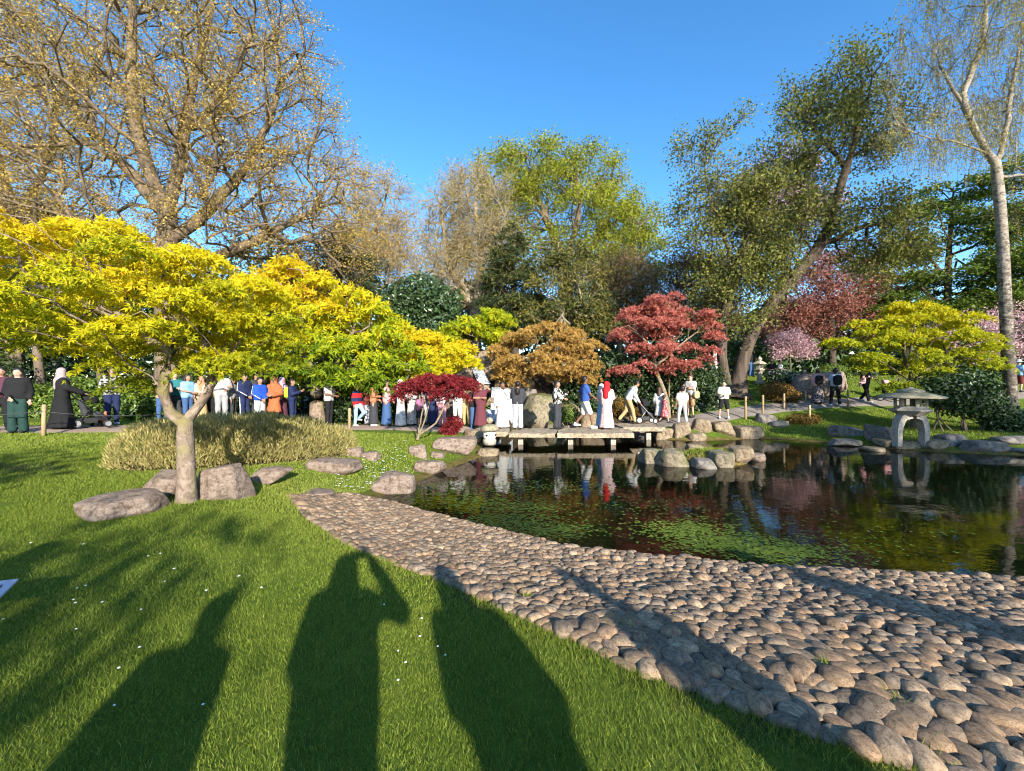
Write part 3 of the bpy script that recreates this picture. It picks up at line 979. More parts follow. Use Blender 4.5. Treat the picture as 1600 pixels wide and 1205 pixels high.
# ------------------------------------------------------------------ stone lanterns
def hexprof(m, prof, n=6, rot=0.0, c=(0, 0, 0)):
    V0 = len(m.V)
    m.lathe(prof, n, c, 1, 1, rot)
    return m


lp = gp(1420, 701)
lp = np.array([12.0, 12.72, .18])
lan = thing('stone_lantern', 'large snow-viewing stone lantern on arched legs at the far shore', 'stone lantern', lp)
lan.scale = (.76, .76, .86)
for a in (0.0, math.pi, math.pi * .52):
    t = np.linspace(0, 1, 14)
    rad = .08 + .47 * np.sin(np.clip(t * 1.25, 0, 1) * math.pi / 2) - .02 * t
    zz = 1.0 - .16 * t - .92 * np.clip((t - .28) / .72, 0, 1) ** 1.55
    dirv = np.array([math.cos(a), math.sin(a), 0]); side = np.array([-math.sin(a), math.cos(a), 0])
    C = dirv[None] * rad[:, None] + np.c_[np.zeros(14), np.zeros(14), zz]
    tg = np.gradient(C, axis=0); tg /= np.linalg.norm(tg, axis=1)[:, None]
    nr = np.cross(side[None], tg)
    hw, ht = np.interp(t, [0, 1], [.19, .13]), np.interp(t, [0, .5, 1], [.10, .11, .085])
    ring = np.stack([C + side * hw[:, None] + nr * ht[:, None], C - side * hw[:, None] + nr * ht[:, None],
                     C - side * hw[:, None] - nr * ht[:, None], C + side * hw[:, None] - nr * ht[:, None]], 1)
    m = MB(); V = ring.reshape(-1, 3); i = np.arange(13)[:, None] * 4; j = np.arange(4)[None]; k = (j + 1) % 4
    m.add(V, np.stack([i + j, i + 4 + j, i + 4 + k, i + k], -1).reshape(-1, 4)); m.F4.append(np.array([[52, 55, 54, 53], [0, 1, 2, 3]]))
    m.build('leg', M['granite'], lan)
m = MB(); m.lathe([(.0, 1.0), (.36, 1.0), (.44, 1.05), (.66, 1.17), (.66, 1.22), (.5, 1.26), (0, 1.26)], 6, rot=.2); m.build('platform', M['granite'], lan)
box = MB(); box.lathe([(0, 1.255), (.50, 1.255), (.50, 1.33), (0, 1.33)], 6, rot=.2); boxo = box.build('light_box', M['granite'], lan)
for q in range(6):
    a = .2 + q * math.pi / 3
    m = MB(); m.box((.45 * math.cos(a), .45 * math.sin(a), 1.46), (.10, .10, .27), a); m.build('post', M['granite'], boxo)
m = MB(); m.lathe([(0, 1.585), (.52, 1.585), (.56, 1.60), (.56, 1.64), (0, 1.64)], 6, rot=.2); m.build('lintel', M['granite'], boxo)
m = MB(); m.lathe([(0, 1.64), (.6, 1.62), (1.02, 1.60), (1.06, 1.625), (1.03, 1.66), (.7, 1.76), (.46, 1.80), (.40, 1.80)], 30); V = np.concatenate(m.V)
m.V = [V + np.c_[np.zeros((len(V), 2)), .012 * wnoise(V, 6, 2)]]
m.build('roof', M['granite_moss'], lan, True)
m = MB(); m.lathe([(.40, 1.79), (.44, 1.82), (.43, 1.87), (.30, 1.92), (.12, 1.95), (.08, 1.99), (0, 2.0)], 20); m.build('cap', M['granite_moss'], lan, True)

p = gp(763, 704); p = np.array([p[0] + .02, p[1] + .28, p[2] + .18])
sl = thing('stone_lantern', 'little white drum-shaped lantern with ball finial on its rock', 'stone lantern', p)
m = MB(); m.lathe([(0, -.05), (.19, -.05), (.21, .06), (.20, .12), (0, .12)], 20); m.build('base', M['granite'], sl, True)
m = MB(); m.lathe([(0, .12), (.18, .12), (.195, .2), (.195, .30), (.175, .37), (0, .37)], 20); lb_ = m.build('light_box', plain('pale_stone', (.66, .63, .57), .8), sl, True)
for a in (-1.95, -.35):
    m = MB(); m.lathe([(0, 0), (.034, 0), (.034, .02), (0, .02)], 12); V = np.concatenate(m.V); V = np.c_[V[:, 0], -V[:, 2], V[:, 1] + .25]
    c, s_ = math.cos(a + math.pi / 2), math.sin(a + math.pi / 2); V[:, 1] -= .185
    m.V = [np.c_[V[:, 0] * c - V[:, 1] * s_, V[:, 0] * s_ + V[:, 1] * c, V[:, 2]]]; m.build('window', M['black'], lb_)
m = MB(); m.lathe([(0, .37), (.27, .37), (.29, .42), (.26, .50), (.20, .56), (.10, .60), (0, .60)], 24); V = np.concatenate(m.V); m.V = [V * (1 + .05 * wnoise(V, 9, 2))[:, None]]
m.build('roof', M['granite_moss'], sl, True)
m = MB(); m.lathe([(0, .58), (.06, .60), (.105, .66), (.105, .72), (.07, .77), (0, .79)], 16); m.build('finial', M['slab'], sl, True)

p = at(1187, 591, 23.0); p[2] = gz(p[0], p[1])
fl = thing('stone_lantern', 'tall pedestal stone lantern on the lawn beside the leaning tree', 'stone lantern', p)
for nm, prof, n in (('base', [(0, 0), (.26, 0), (.26, .1), (.18, .16), (0, .16)], 6), ('column', [(.13, .14), (.12, .4), (.13, .66)], 14), ('platform', [(0, .64), (.16, .64), (.30, .76), (.30, .80), (0, .8)], 6),
                    ('light_box', [(.19, .8), (.19, 1.06)], 6), ('roof', [(0, 1.05), (.36, 1.05), (.38, 1.09), (.2, 1.2), (.1, 1.25), (0, 1.25)], 6), ('finial', [(0, 1.23), (.07, 1.25), (.11, 1.33), (.08, 1.42), (0, 1.5)], 12)):
    m = MB(); m.lathe(prof, n); m.build(nm, M['pier'], fl)
m = MB(); m.box((0, -.17, .93), (.12, .03, .16)); m.build('window', M['black'], fl)


# ------------------------------------------------------------------ rope fences and the plant label
def fence(label, posts, rope=True, hgt=.55):
    p0 = posts[0][0]
    f = thing('rope_fence', label, 'fence', p0)
    tops = []
    for (p, h, tilt) in posts:
        q = np.asarray(p) - p0
        m = MB(); m.tube([q + (0, 0, -.15), q + (tilt * h, 0, h * .96), q + (tilt * h, 0, h)], [.048, .045, .036], 9)
        m.build('post', M['wood_post'], f, True); tops.append(q + (tilt * h * .8, -.05, h * .78))
    if rope:
        P = []
        for a, b in zip(tops[:-1], tops[1:]):
            for t in np.linspace(0, 1, 9)[:-1]:
                w = a * (1 - t) + b * t; w[2] -= .10 * 4 * t * (1 - t); P.append(w)
        P.append(tops[-1]); m = MB(); m.tube(P, .009, 5); m.build('rope', M['rope'], f, True)


def fp(u, v): return gp(u, v, False)


fence('rope fence on wooden posts along the path at the left edge', [(np.array([-19.0, 9.1, gz(-19, 9.1)]), .7, 0), (np.array([-14.9, 9.85, gz(-14.9, 9.85)]), .7, 0), (fp(68, 681), .78, .02), (np.array([-9.75, 12.4, gz(-9.75, 12.4)]), .7, 0)])
fence('single pale post behind the boy in the striped top', [(fp(546, 672), .72, 0)], False)
fence('rope fence of short posts beneath the dark camellia', [(np.array([4.9, 17.35, gz(4.9, 17.35)]), .75, -.08), (np.array([7.0, 18.35, gz(7.0, 18.35)]), .85, -.06), (np.array([9.6, 19.45, gz(9.6, 19.45)]), .7, 0)])
fence('rope fence along the water side of the climbing path', [(fp(1165, 655), .95, 0), (fp(1265, 663), .75, 0)])
fence('rope fence along the lawn side of the climbing path', [(fp(1192, 650), .9, 0), (fp(1225, 641), .75, 0), (fp(1259, 628), .5, 0), (fp(1325, 639), .85, 0)])

p = np.array([-3.36, 2.62, gz(-3.36, 2.62)])
sg = thing('plant_label', 'small tilted blue-grey information plate at the left edge of the lawn', 'sign', p, rz=.35)
m = MB(); m.box((0, 0, .22), (.34, .2, .012), 0, .3); m.build('plate', plain('sign_face', (.30, .36, .48), .35, .5), sg)
m = MB(); m.box((0, .015, .205), (.30, .16, .010), 0, .3); m.build('backing', M['metal'], sg)
m = MB(); m.tube([(0, .03, -.1), (0, .02, .2)], .015, 8); m.build('stake', M['metal'], sg)
m = MB()
m.box((.1, .03, .2385), (.05, .03, .003), .4, .3)
m.build('lettering', plain('sign_print', (.08, .09, .13)), sg)

# ------------------------------------------------------------------ trees and shrubs
def lobe(u, v, Y, ru, rv, rd=None):
    c = at(u, v, Y); s = Y / FPX
    return (c[0], c[1], c[2], ru * s, (rd if rd is not None else ru * s * .8), rv * s)


def sample_lobes(lobes, n, gen, shell=.45):
    L = np.array(lobes, float)
    w = (L[:, 3] * L[:, 4] * L[:, 5]) ** .75; w /= w.sum()
    k = gen.choice(len(L), n, p=w)
    d = gen.normal(size=(n, 3)); d /= np.linalg.norm(d, axis=1)[:, None]
    r = gen.uniform(0, 1, n) ** (1 / 3)
    r = shell + (1 - shell) * r
    r = np.where(gen.uniform(size=n) < .25, gen.uniform(.2, 1, n), r)
    return L[k, :3] + d * r[:, None] * L[k, 3:]


def grow(limbs, attr, seg=.5, alpha=.35, jit=.05, first=.3, gen=None, curve=.4):
    cap = 60 + sum(len(l) for l in limbs) * 12 + len(attr) * 14
    P = np.zeros((cap, 3)); par = np.full(cap, -1); L = np.zeros(cap); D = np.zeros((cap, 3)); n = 0

    def push(p, q):
        nonlocal n
        if n >= cap - 2: return n - 1
        P[n] = p; par[n] = q
        if q >= 0:
            d = p - P[q]; ll = np.linalg.norm(d) + 1e-9; L[n] = L[q] + ll; D[n] = d / ll
        else: D[n] = (0, 0, 1)
        n += 1; return n - 1

    start = 0
    for li, l in enumerate(limbs):
        l = smooth_line(np.asarray(l, float), max(6, int(np.linalg.norm(np.diff(l, axis=0), axis=1).sum() / seg)))
        if li == 0: q = push(l[0], -1)
        else:
            q = int(np.argmin(np.linalg.norm(P[:n] - l[0], axis=1)))
        for p in l[1:]: q = push(p + (gen.normal(0, jit * .3, 3) if li else 0), q)
        if li == 0: start = int(n * first)
    attr = np.asarray(attr)
    ref = P[start:n].copy()
    dist = np.min(np.linalg.norm(attr[:, None] - ref[None, ::2], axis=2), axis=1)
    for a in attr[np.argsort(dist)]:
        dv = a - P[start:n]; dd = np.linalg.norm(dv, axis=1)
        cosb = (dv * D[start:n]).sum(1) / (dd + 1e-9)
        j = start + int(np.argmin(dd * (1.25 - .35 * cosb) + alpha * L[start:n]))
        d = np.linalg.norm(a - P[j]); m = max(1, min(12, int(d / seg)))
        c = P[j] + D[j] * d * curve
        q = j; pj = P[j].copy()
        for t in (np.arange(m) + 1) / m:
            p = (1 - t) ** 2 * pj + 2 * t * (1 - t) * c + t * t * a
            q = push(p + gen.normal(0, jit * min(1, d), 3) * (t < 1), q)
    P, par = P[:n], par[:n]
    ch = np.bincount(par[par >= 0], minlength=n)
    flow = (ch == 0).astype(float)
    for i in range(n - 1, 0, -1): flow[par[i]] += flow[i]
    tips = np.nonzero(ch == 0)[0]
    return P, par, flow, tips


def wood(P, par, flow, rb, pw=.5, rmin=.008, flare=1.5, taper=.35):
    n = len(P)
    r = np.maximum(rb * (flow / flow[0]) ** pw, rmin)
    h = P[:, 2] - P[0, 2]; hm = max(h.max(), .1)
    r = r * np.where(flow > .5 * flow[0], 1 - taper * np.clip(h / hm, 0, 1), 1)
    fl = np.exp(-np.clip(h, 0, None) / (rb * 1.6 + .02)) * (flow > .3 * flow[0])
    r = r * (1 + (flare - 1) * fl)
    kids = [[] for _ in range(n)]
    for i in range(1, n): kids[par[i]].append(i)
    m = MB(); stack = [(0, None)]
    while stack:
        i, prev = stack.pop()
        ch = [] if prev is None else [prev]
        cur = i
        while True:
            ch.append(cur)
            if not kids[cur]: break
            b = max(kids[cur], key=lambda q: flow[q])
            for q in kids[cur]:
                if q != b: stack.append((q, cur))
            cur = b
        if len(ch) < 2: continue
        rr = r[ch].copy()
        if prev is not None: rr[0] = min(rr[0], rr[1] * 1.25)
        rm = rr.max()
        m.tube(P[ch], rr, 11 if rm > .12 else 7 if rm > .045 else 5 if rm > .02 else 3, False)
    return m


TWIG = np.array([0, 1, 4, 3, 1, 2, 5, 4, 2, 0, 3, 5]).reshape(-1, 4)


def twigs(m, B, T, r0, r1):
    """thin three-sided prisms from B to T"""
    n = len(B)
    d = T - B; d /= np.linalg.norm(d, axis=1)[:, None] + 1e-9
    ref = np.where(np.abs(d[:, 2:]) < .8, [[0, 0, 1.0]], [[1.0, 0, 0]])
    u = np.cross(d, ref); u /= np.linalg.norm(u, axis=1)[:, None] + 1e-9; w = np.cross(d, u)
    V = []
    for base, r in ((B, r0), (T, r1)):
        for a in (0, 2.094, 4.189): V.append(base + (u * math.cos(a) + w * math.sin(a)) * r)
    V = np.stack(V, 1).reshape(-1, 3)
    m.add(V, (TWIG[None] + 6 * np.arange(n)[:, None, None]).reshape(-1, 4))


def _maple(angs, w=.13):
    V, F = [(0, 0, 0)], []
    for a in angs:
        l = 1.0 - .25 * abs(a) / 1.6
        d = np.array([math.sin(a), math.cos(a), 0]); s = np.array([math.cos(a), -math.sin(a), 0])
        b = len(V)
        V += [tuple(d * l * .45 + s * w + (0, 0, .04)), tuple(d * l + (0, 0, -.22)), tuple(d * l * .45 - s * w + (0, 0, .04))]
        F += [(0, b, b + 1), (0, b + 1, b + 2)]
    return np.array(V), np.array(F)


TM = {'maple5': _maple((-1.45, -.72, 0, .72, 1.45)), 'maple3': _maple((-.95, 0, .95), .17),
      'oval': (np.array([(0, 0, 0), (.30, .45, .07), (0, 1, -.05), (-.30, .45, .07)]), np.array([(0, 1, 2), (0, 2, 3)])),
      'willow': (np.array([(0, 0, 0), (.19, .45, .04), (0, 1, -.06), (-.19, .45, .04)]), np.array([(0, 1, 2), (0, 2, 3)])),
      'tri': (np.array([(0, 0, 0), (.36, .55, .05), (-.30, .85, -.04)]), np.array([(0, 1, 2)])),
      'long': (np.array([(0, 0, 0), (.13, .45, .03), (0, 1, -.06), (-.13, .45, .03)]), np.array([(0, 1, 2), (0, 2, 3)]))}


def leaves(pos, size, tmpl, gen, up=.5, hang=0.0, out=None, var=None):
    n = len(pos)
    N = gen.normal(size=(n, 3)); N /= np.linalg.norm(N, axis=1)[:, None]
    N = N * (1 - up) + np.array([0, 0, up])
    if out is not None: N = N + out
    N /= np.linalg.norm(N, axis=1)[:, None] + 1e-9
    T = gen.normal(size=(n, 3)); T /= np.linalg.norm(T, axis=1)[:, None]
    T = T * (1 - hang) + np.array([0, 0, -hang])
    T -= (T * N).sum(1)[:, None] * N; T /= np.linalg.norm(T, axis=1)[:, None] + 1e-9
    Bn = np.cross(T, N)
    V0, F0 = TM[tmpl]
    s = (size * gen.uniform(.65, 1.3, n))[:, None, None]
    V = pos[:, None] + s * (V0[None, :, 0, None] * Bn[:, None] + V0[None, :, 1, None] * T[:, None] + V0[None, :, 2, None] * N[:, None])
    F = (F0[None] + len(V0) * np.arange(n)[:, None, None]).reshape(-1, 3)
    return V.reshape(-1, 3), F, np.repeat(var, len(V0))


def tree(name, label, cat, base, limbs, lobes, n_attr, rb, bark, leafmat, n_leaf, size, tmpl='oval', sxy=.35, sz=None, up=.5, hang=0.0, seed=1,
         seg=.5, alpha=.3, shell=.45, vh=0.0, twig=0, twig_len=.5, twig_r=.008, rmin=.008, group=None, droop=0.0, jit=.05, weep=0, weep_len=1.2, first=.35, pw=.5,
         leaf_part='crown', mid=0.0, vbase=.45, vsd=.18, flare=1.5, clump=0.0, wood_part='trunk'):
    g = np.random.default_rng(seed)
    base = np.asarray(base, float)
    att = sample_lobes(lobes, n_attr, g, shell)
    gg_ = ground(att[:, 0], att[:, 1]); att[:, 2] = np.maximum(att[:, 2], gg_ + .12)
    P, par, flow, tips = grow(limbs, att, seg, alpha, jit, first, g)
    root = thing(name, label, cat, base, group)
    m = wood(P, par, flow, rb, pw, rmin, flare)
    tp = P[tips]; td = P[tips] - P[par[tips]]; td /= np.linalg.norm(td, axis=1)[:, None] + 1e-9
    src = tp
    if twig:
        k = g.integers(0, len(P) - 1, 0)
        thin = np.nonzero(flow < flow[0] * .06)[0]
        thin = thin[thin > 0]
        pick = g.choice(thin, twig)
        Bp = P[pick]; dd = P[pick] - P[par[pick]]; dd /= np.linalg.norm(dd, axis=1)[:, None] + 1e-9
        dd = dd + g.normal(0, .7, (twig, 3)) + np.array([0, 0, .25]); dd /= np.linalg.norm(dd, axis=1)[:, None]
        Tp = Bp + dd * (twig_len * g.uniform(.5, 1.3, twig))[:, None]
        twigs(m, Bp, Tp, twig_r, twig_r * .6)
        # a second order of twigs
        n2 = twig
        q = g.integers(0, twig, n2); t = g.uniform(.3, 1, n2)[:, None]
        B2 = Bp[q] * (1 - t) + Tp[q] * t; d2 = dd[q] + g.normal(0, .8, (n2, 3)); d2 /= np.linalg.norm(d2, axis=1)[:, None]
        T2 = B2 + d2 * (twig_len * .6 * g.uniform(.5, 1.3, n2))[:, None]
        twigs(m, B2, T2, twig_r * .7, twig_r * .45)
        src = np.r_[Tp, T2, tp]
    if weep:
        pick = g.choice(np.nonzero(flow < flow[0] * .1)[0], weep)
        Q = P[pick]; dv = g.normal(0, .55, (weep, 3)); dv[:, 2] = -.25
        mw = MB()
        sg_ = weep_len * g.uniform(.4, 1.3, weep) / 4
        pts_ = [Q]
        for s in range(4):
            dv = dv * .62 + np.array([0, 0, -.5]) + g.normal(0, .10, (weep, 3)); dn = dv / np.linalg.norm(dv, axis=1)[:, None]
            Q2 = Q + dn * sg_[:, None]
            twigs(mw, Q, Q2, twig_r * (1 - .15 * s), twig_r * (.85 - .15 * s)); Q = Q2; pts_.append(Q)
        src = np.concatenate(pts_[1:])
        mw.V = [np.concatenate(mw.V) - base]; mw.build('twigs', M['bark'], root, True)['kind'] = 'stuff'
    V = np.concatenate(m.V) - base
    m.V = [V]; m.build(wood_part, bark, root, True)
    if n_leaf:
        zlo = min(l[2] - 1.5 * l[5] for l in lobes) - .1
        if weep == 0: src = src[src[:, 2] > zlo]
        if mid:
            thin = np.nonzero(flow < flow[0] * .15)[0]
            src = np.r_[src, P[g.choice(thin, int(len(src) * mid))]]
        pick = g.integers(0, len(src), n_leaf)
        sz_ = sxy * .8 if sz is None else sz
        off = np.clip(g.normal(size=(n_leaf, 3)), -1.7, 1.7) * (sxy, sxy, sz_)
        rr = (off[:, :2] ** 2).sum(1)
        pos = src[pick] + off
        pos[:, 2] -= droop * rr / (sxy + .05)
        pos[:, 2] = np.maximum(pos[:, 2], ground(pos[:, 0], pos[:, 1]) + .05)
        cvar = g.normal(0, clump, len(src))[pick] if clump else 0
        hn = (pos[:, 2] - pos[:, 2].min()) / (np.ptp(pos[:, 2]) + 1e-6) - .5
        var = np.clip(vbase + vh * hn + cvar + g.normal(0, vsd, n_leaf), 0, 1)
        V, F, vv = leaves(pos, size, tmpl, g, up, hang, None, var)
        mobj(leaf_part, V - base, F, leafmat, root, vv, False)
    return root


def bush(name, label, cat, lobes, leafmat, n_leaf, size, tmpl='oval', up=.35, seed=1, stems=7, bark=None, group=None, hang=0.0, vh=.2, vbase=.45, vsd=.2, flowers=None, rough=.08, shell=.55, clump=.1):
    """leafy shrub: stems from the ground into its lobes, leaves over and through them"""
    g = np.random.default_rng(seed + 500); n_leaf = int(n_leaf * .86); size = size * 1.05
    L = np.array(lobes, float)
    bx, by = L[:, 0].mean(), L[:, 1].mean(); base = np.array([bx, by, gz(bx, by)])
    root = thing(name, label, cat, base, group)
    m = MB()
    for q in range(stems):
        l = L[q % len(L)]
        f = np.array([l[0] + g.normal(0, .12) * l[3], l[1] + g.normal(0, .12) * l[4], 0]); f[2] = gz(f[0], f[1]) - .05
        e = l[:3] + g.normal(0, .45, 3) * l[3:] + (0, 0, .2 * l[5])
        mid = (f + e) / 2 + g.normal(0, .1, 3)
        C = smooth_line([f, mid, e], 7) - base
        rs = .02 + .012 * l[3]
        m.tube(C, np.linspace(rs, rs * .35, 7), 6, False)
    m.build('stem', bark or M['bark_dark'], root, True)
    w = (L[:, 3] * L[:, 4] + L[:, 3] * L[:, 5]); w /= w.sum()
    k = g.choice(len(L), n_leaf, p=w)
    d = g.normal(size=(n_leaf, 3)); d /= np.linalg.norm(d, axis=1)[:, None]
    r = np.where(g.uniform(size=n_leaf) < .75, g.uniform(shell + .25, 1.0, n_leaf), g.uniform(.2, 1, n_leaf))
    lump = 1 + rough * wnoise(d * 2.2 + k[:, None] * 3.1, 1.6, 3, seed)
    pos = L[k, :3] + d * (r * lump)[:, None] * L[k, 3:] + g.normal(0, size * .5, (n_leaf, 3))
    gg_ = ground(pos[:, 0], pos[:, 1]); low = pos[:, 2] < gg_ + .03
    pos[low, 2] = gg_[low] + g.uniform(.03, .3, low.sum())
    hn = d[:, 2] * .5
    cl = clump * wnoise(pos, 2.5 / max(.3, L[:, 3].mean()), 2, seed)
    var = np.clip(vbase + vh * hn + cl + g.normal(0, vsd, n_leaf), 0, 1)
    V, F, vv = leaves(pos, size, tmpl, g, up, hang, d * .6, var)
    mobj('foliage', V - base, F, leafmat, root, vv, False)
    if flowers:
        fm, nf, fs = flowers
        kf = g.choice(len(L), nf, p=w); d = g.normal(size=(nf, 3)); d[:, 1] = -np.abs(d[:, 1]); d /= np.linalg.norm(d, axis=1)[:, None]
        pos = L[kf, :3] + d * L[kf, 3:] * 1.02
        pos[:, 2] = np.maximum(pos[:, 2], ground(pos[:, 0], pos[:, 1]) + .15)
        pos = np.repeat(pos, 5, 0) + g.normal(0, fs * .35, (nf * 5, 3))
        V, F, vv = leaves(pos, fs, 'oval', g, .2, 0, None, g.uniform(0, 1, nf * 5))
        mobj('blossom', V - base, F, fm, root, vv, False)
    return root


LM = {}
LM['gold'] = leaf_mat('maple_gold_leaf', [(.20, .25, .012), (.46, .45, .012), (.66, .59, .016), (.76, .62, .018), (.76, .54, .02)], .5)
LM['lime_gold'] = leaf_mat('maple_lime_leaf', [(.10, .18, .012), (.27, .36, .015), (.52, .52, .015), (.72, .58, .016), (.72, .44, .02)], .45)
LM['gold_far'] = leaf_mat('maple_golden_green_leaf', [(.11, .17, .012), (.32, .36, .015), (.56, .52, .016), (.72, .58, .02)], .42)
LM['oak_bud'] = leaf_mat('oak_bud_leaf', [(.20, .15, .04), (.38, .27, .065), (.50, .35, .09), (.55, .44, .11)], .35)
LM['oak_green'] = leaf_mat('oak_fresh_leaf', [(.11, .13, .014), (.21, .24, .02), (.32, .34, .028), (.42, .42, .05)], .38)
LM['plane'] = leaf_mat('plane_young_leaf', [(.20, .16, .06), (.36, .29, .10), (.46, .37, .13)], .35)
LM['dark'] = leaf_mat('evergreen_dark_leaf', [(.012, .024, .010), (.025, .050, .016), (.045, .080, .022), (.085, .125, .035)], .12, .4, .4)
LM['holly'] = leaf_mat('holly_leaf', [(.016, .036, .014), (.035, .07, .024), (.055, .10, .034), (.09, .14, .05)], .12, .35, .5)
LM['laurel'] = leaf_mat('laurel_leaf', [(.03, .06, .012), (.07, .13, .02), (.13, .20, .028), (.22, .28, .045)], .28, .4, .4)
LM['conifer'] = leaf_mat('conifer_spray', [(.022, .04, .016), (.06, .08, .022), (.16, .15, .035), (.27, .22, .05)], .15, .6)
LM['cedar'] = leaf_mat('layered_green_leaf', [(.03, .055, .012), (.075, .12, .016), (.13, .19, .022), (.21, .26, .035)], .3)
LM['bronze'] = leaf_mat('maple_bronze_leaf', [(.22, .14, .035), (.40, .245, .062), (.53, .33, .09), (.56, .41, .13)], .38)
LM['red'] = leaf_mat('maple_red_leaf', [(.25, .075, .055), (.46, .135, .105), (.58, .20, .15), (.60, .30, .20)], .38)
LM['crimson'] = leaf_mat('maple_crimson_leaf', [(.10, .010, .014), (.24, .022, .028), (.36, .045, .05)], .35)
LM['copper'] = leaf_mat('copper_leaf', [(.12, .05, .035), (.25, .095, .07), (.37, .15, .115), (.46, .25, .19)], .32)
LM['willow'] = leaf_mat('olive_leaf', [(.07, .085, .02), (.14, .155, .034), (.22, .225, .05), (.33, .31, .085)], .3, .6, .15)
LM['birch'] = leaf_mat('birch_young_leaf', [(.22, .20, .05), (.38, .34, .09), (.48, .42, .12)], .3)
LM['pink'] = leaf_mat('cherry_blossom', [(.42, .22, .25), (.60, .38, .42), (.72, .54, .56)], .3)
LM['straw'] = leaf_mat('straw_sprig', [(.11, .115, .028), (.26, .235, .075), (.41, .355, .135), (.56, .485, .22)], .25)
LM['rust'] = leaf_mat('azalea_rust_leaf', [(.09, .055, .012), (.18, .10, .02), (.26, .15, .03)], .2)
LM['white_fl'] = leaf_mat('white_flower', [(.65, .62, .55), (.8, .78, .72)], .2)
LM['red_fl'] = leaf_mat('red_flower', [(.5, .05, .05), (.62, .10, .09)], .2)


def on(u, v, Y): p = at(u, v, Y); p[2] = gz(p[0], p[1]) - .08; return p


def limb(pts, Y, dY=None):
    return [at(u, v, Y + (dY[i] if dY else 0)) for i, (u, v) in enumerate(pts)]


def px(Y, *ls): return [lobe(u, v, Y + (r[0] if r else 0), ru, rv, r[1] if len(r) > 1 else None) for (u, v, ru, rv, *r) in ls]


# 1. the golden maple on the lawn
b = gp(292, 784); b[2] -= .06; Y0 = b[1]
tree('golden_maple', 'golden yellow Japanese maple with forked pale trunk on the lawn', 'maple tree', b,
     [[b, at(291, 735, Y0), at(290, 690, Y0), at(289, 660, Y0)], limb([(289, 662), (265, 640), (255, 610), (262, 570), (270, 520), (250, 460)], Y0, [0, 0, -.1, -.2, -.2, -.2]),
      limb([(289, 664), (312, 632), (328, 608), (332, 585), (322, 560), (318, 520), (340, 470)], Y0, [0, .05, .1, .1, .15, .2, .3]), limb([(330, 600), (350, 580), (362, 545), (400, 500)], Y0, [.1, .2, .3, .5]),
      limb([(258, 600), (225, 590), (205, 592)], Y0, [0, 0, 0]), limb([(262, 560), (200, 500), (120, 470), (30, 440)], Y0, [-.2, -.2, .1, .2])],
     px(Y0, (-60, 410, 110, 55, .2, 1.4), (60, 385, 110, 55, .1, 1.5), (170, 405, 110, 42, .0, 1.6), (270, 425, 95, 42, .2, 1.6), (355, 455, 70, 45, .3, 1.4), (55, 480, 110, 30, .3, 1.4), (190, 480, 130, 38, -.2, 1.6), (320, 500, 105, 40, .2, 1.5),
        (395, 530, 50, 45, .5, 1.0), (150, 518, 100, 20, .2, 1.3), (190, 562, 50, 9, -.3, .7), (360, 560, 60, 18, .1, .9), (225, 605, 24, 9, -.1, .3), (290, 540, 90, 22, .4, 1.0)),
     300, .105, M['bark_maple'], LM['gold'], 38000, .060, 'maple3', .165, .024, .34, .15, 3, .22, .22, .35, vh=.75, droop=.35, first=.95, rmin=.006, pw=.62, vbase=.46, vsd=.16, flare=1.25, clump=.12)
# 2. lime-gold maple beside the path, and the small yellow one next to it
b = on(497, 660, 15.6)
tree('lime_maple', 'yellow-green maple with upright trunk behind the straw hedge', 'maple tree', b,
     [[b, at(494, 630, 15.6), at(496, 605, 15.6)], limb([(496, 605), (480, 570), (470, 520), (480, 470)], 15.6), limb([(496, 605), (520, 580), (545, 540), (560, 490)], 15.6), limb([(520, 580), (570, 570), (610, 550)], 15.6)],
     px(15.6, (465, 440, 55, 40), (520, 470, 60, 38), (575, 510, 50, 40), (450, 520, 65, 45), (520, 550, 80, 45), (600, 570, 50, 40), (430, 565, 50, 22), (560, 580, 60, 22)),
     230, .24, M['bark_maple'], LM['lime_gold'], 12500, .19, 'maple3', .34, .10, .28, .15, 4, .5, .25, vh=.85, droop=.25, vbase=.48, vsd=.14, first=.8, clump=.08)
b = on(660, 640, 17.4)
tree('yellow_maple', 'small bright yellow maple between the lime maple and the rockery', 'maple tree', b, [[b, at(655, 610, 17.4), at(660, 590, 17.4)]],
     px(17.4, (640, 545, 42, 32), (690, 550, 42, 32), (655, 580, 60, 28), (715, 570, 25, 25), (625, 530, 30, 22)), 120, .10, M['bark_maple'], LM['lime_gold'], 8000, .165, 'maple3', .28, .09, .28, .1, 5, .4, .2, vh=.3, vbase=.64, vsd=.12, first=.6, droop=.25)
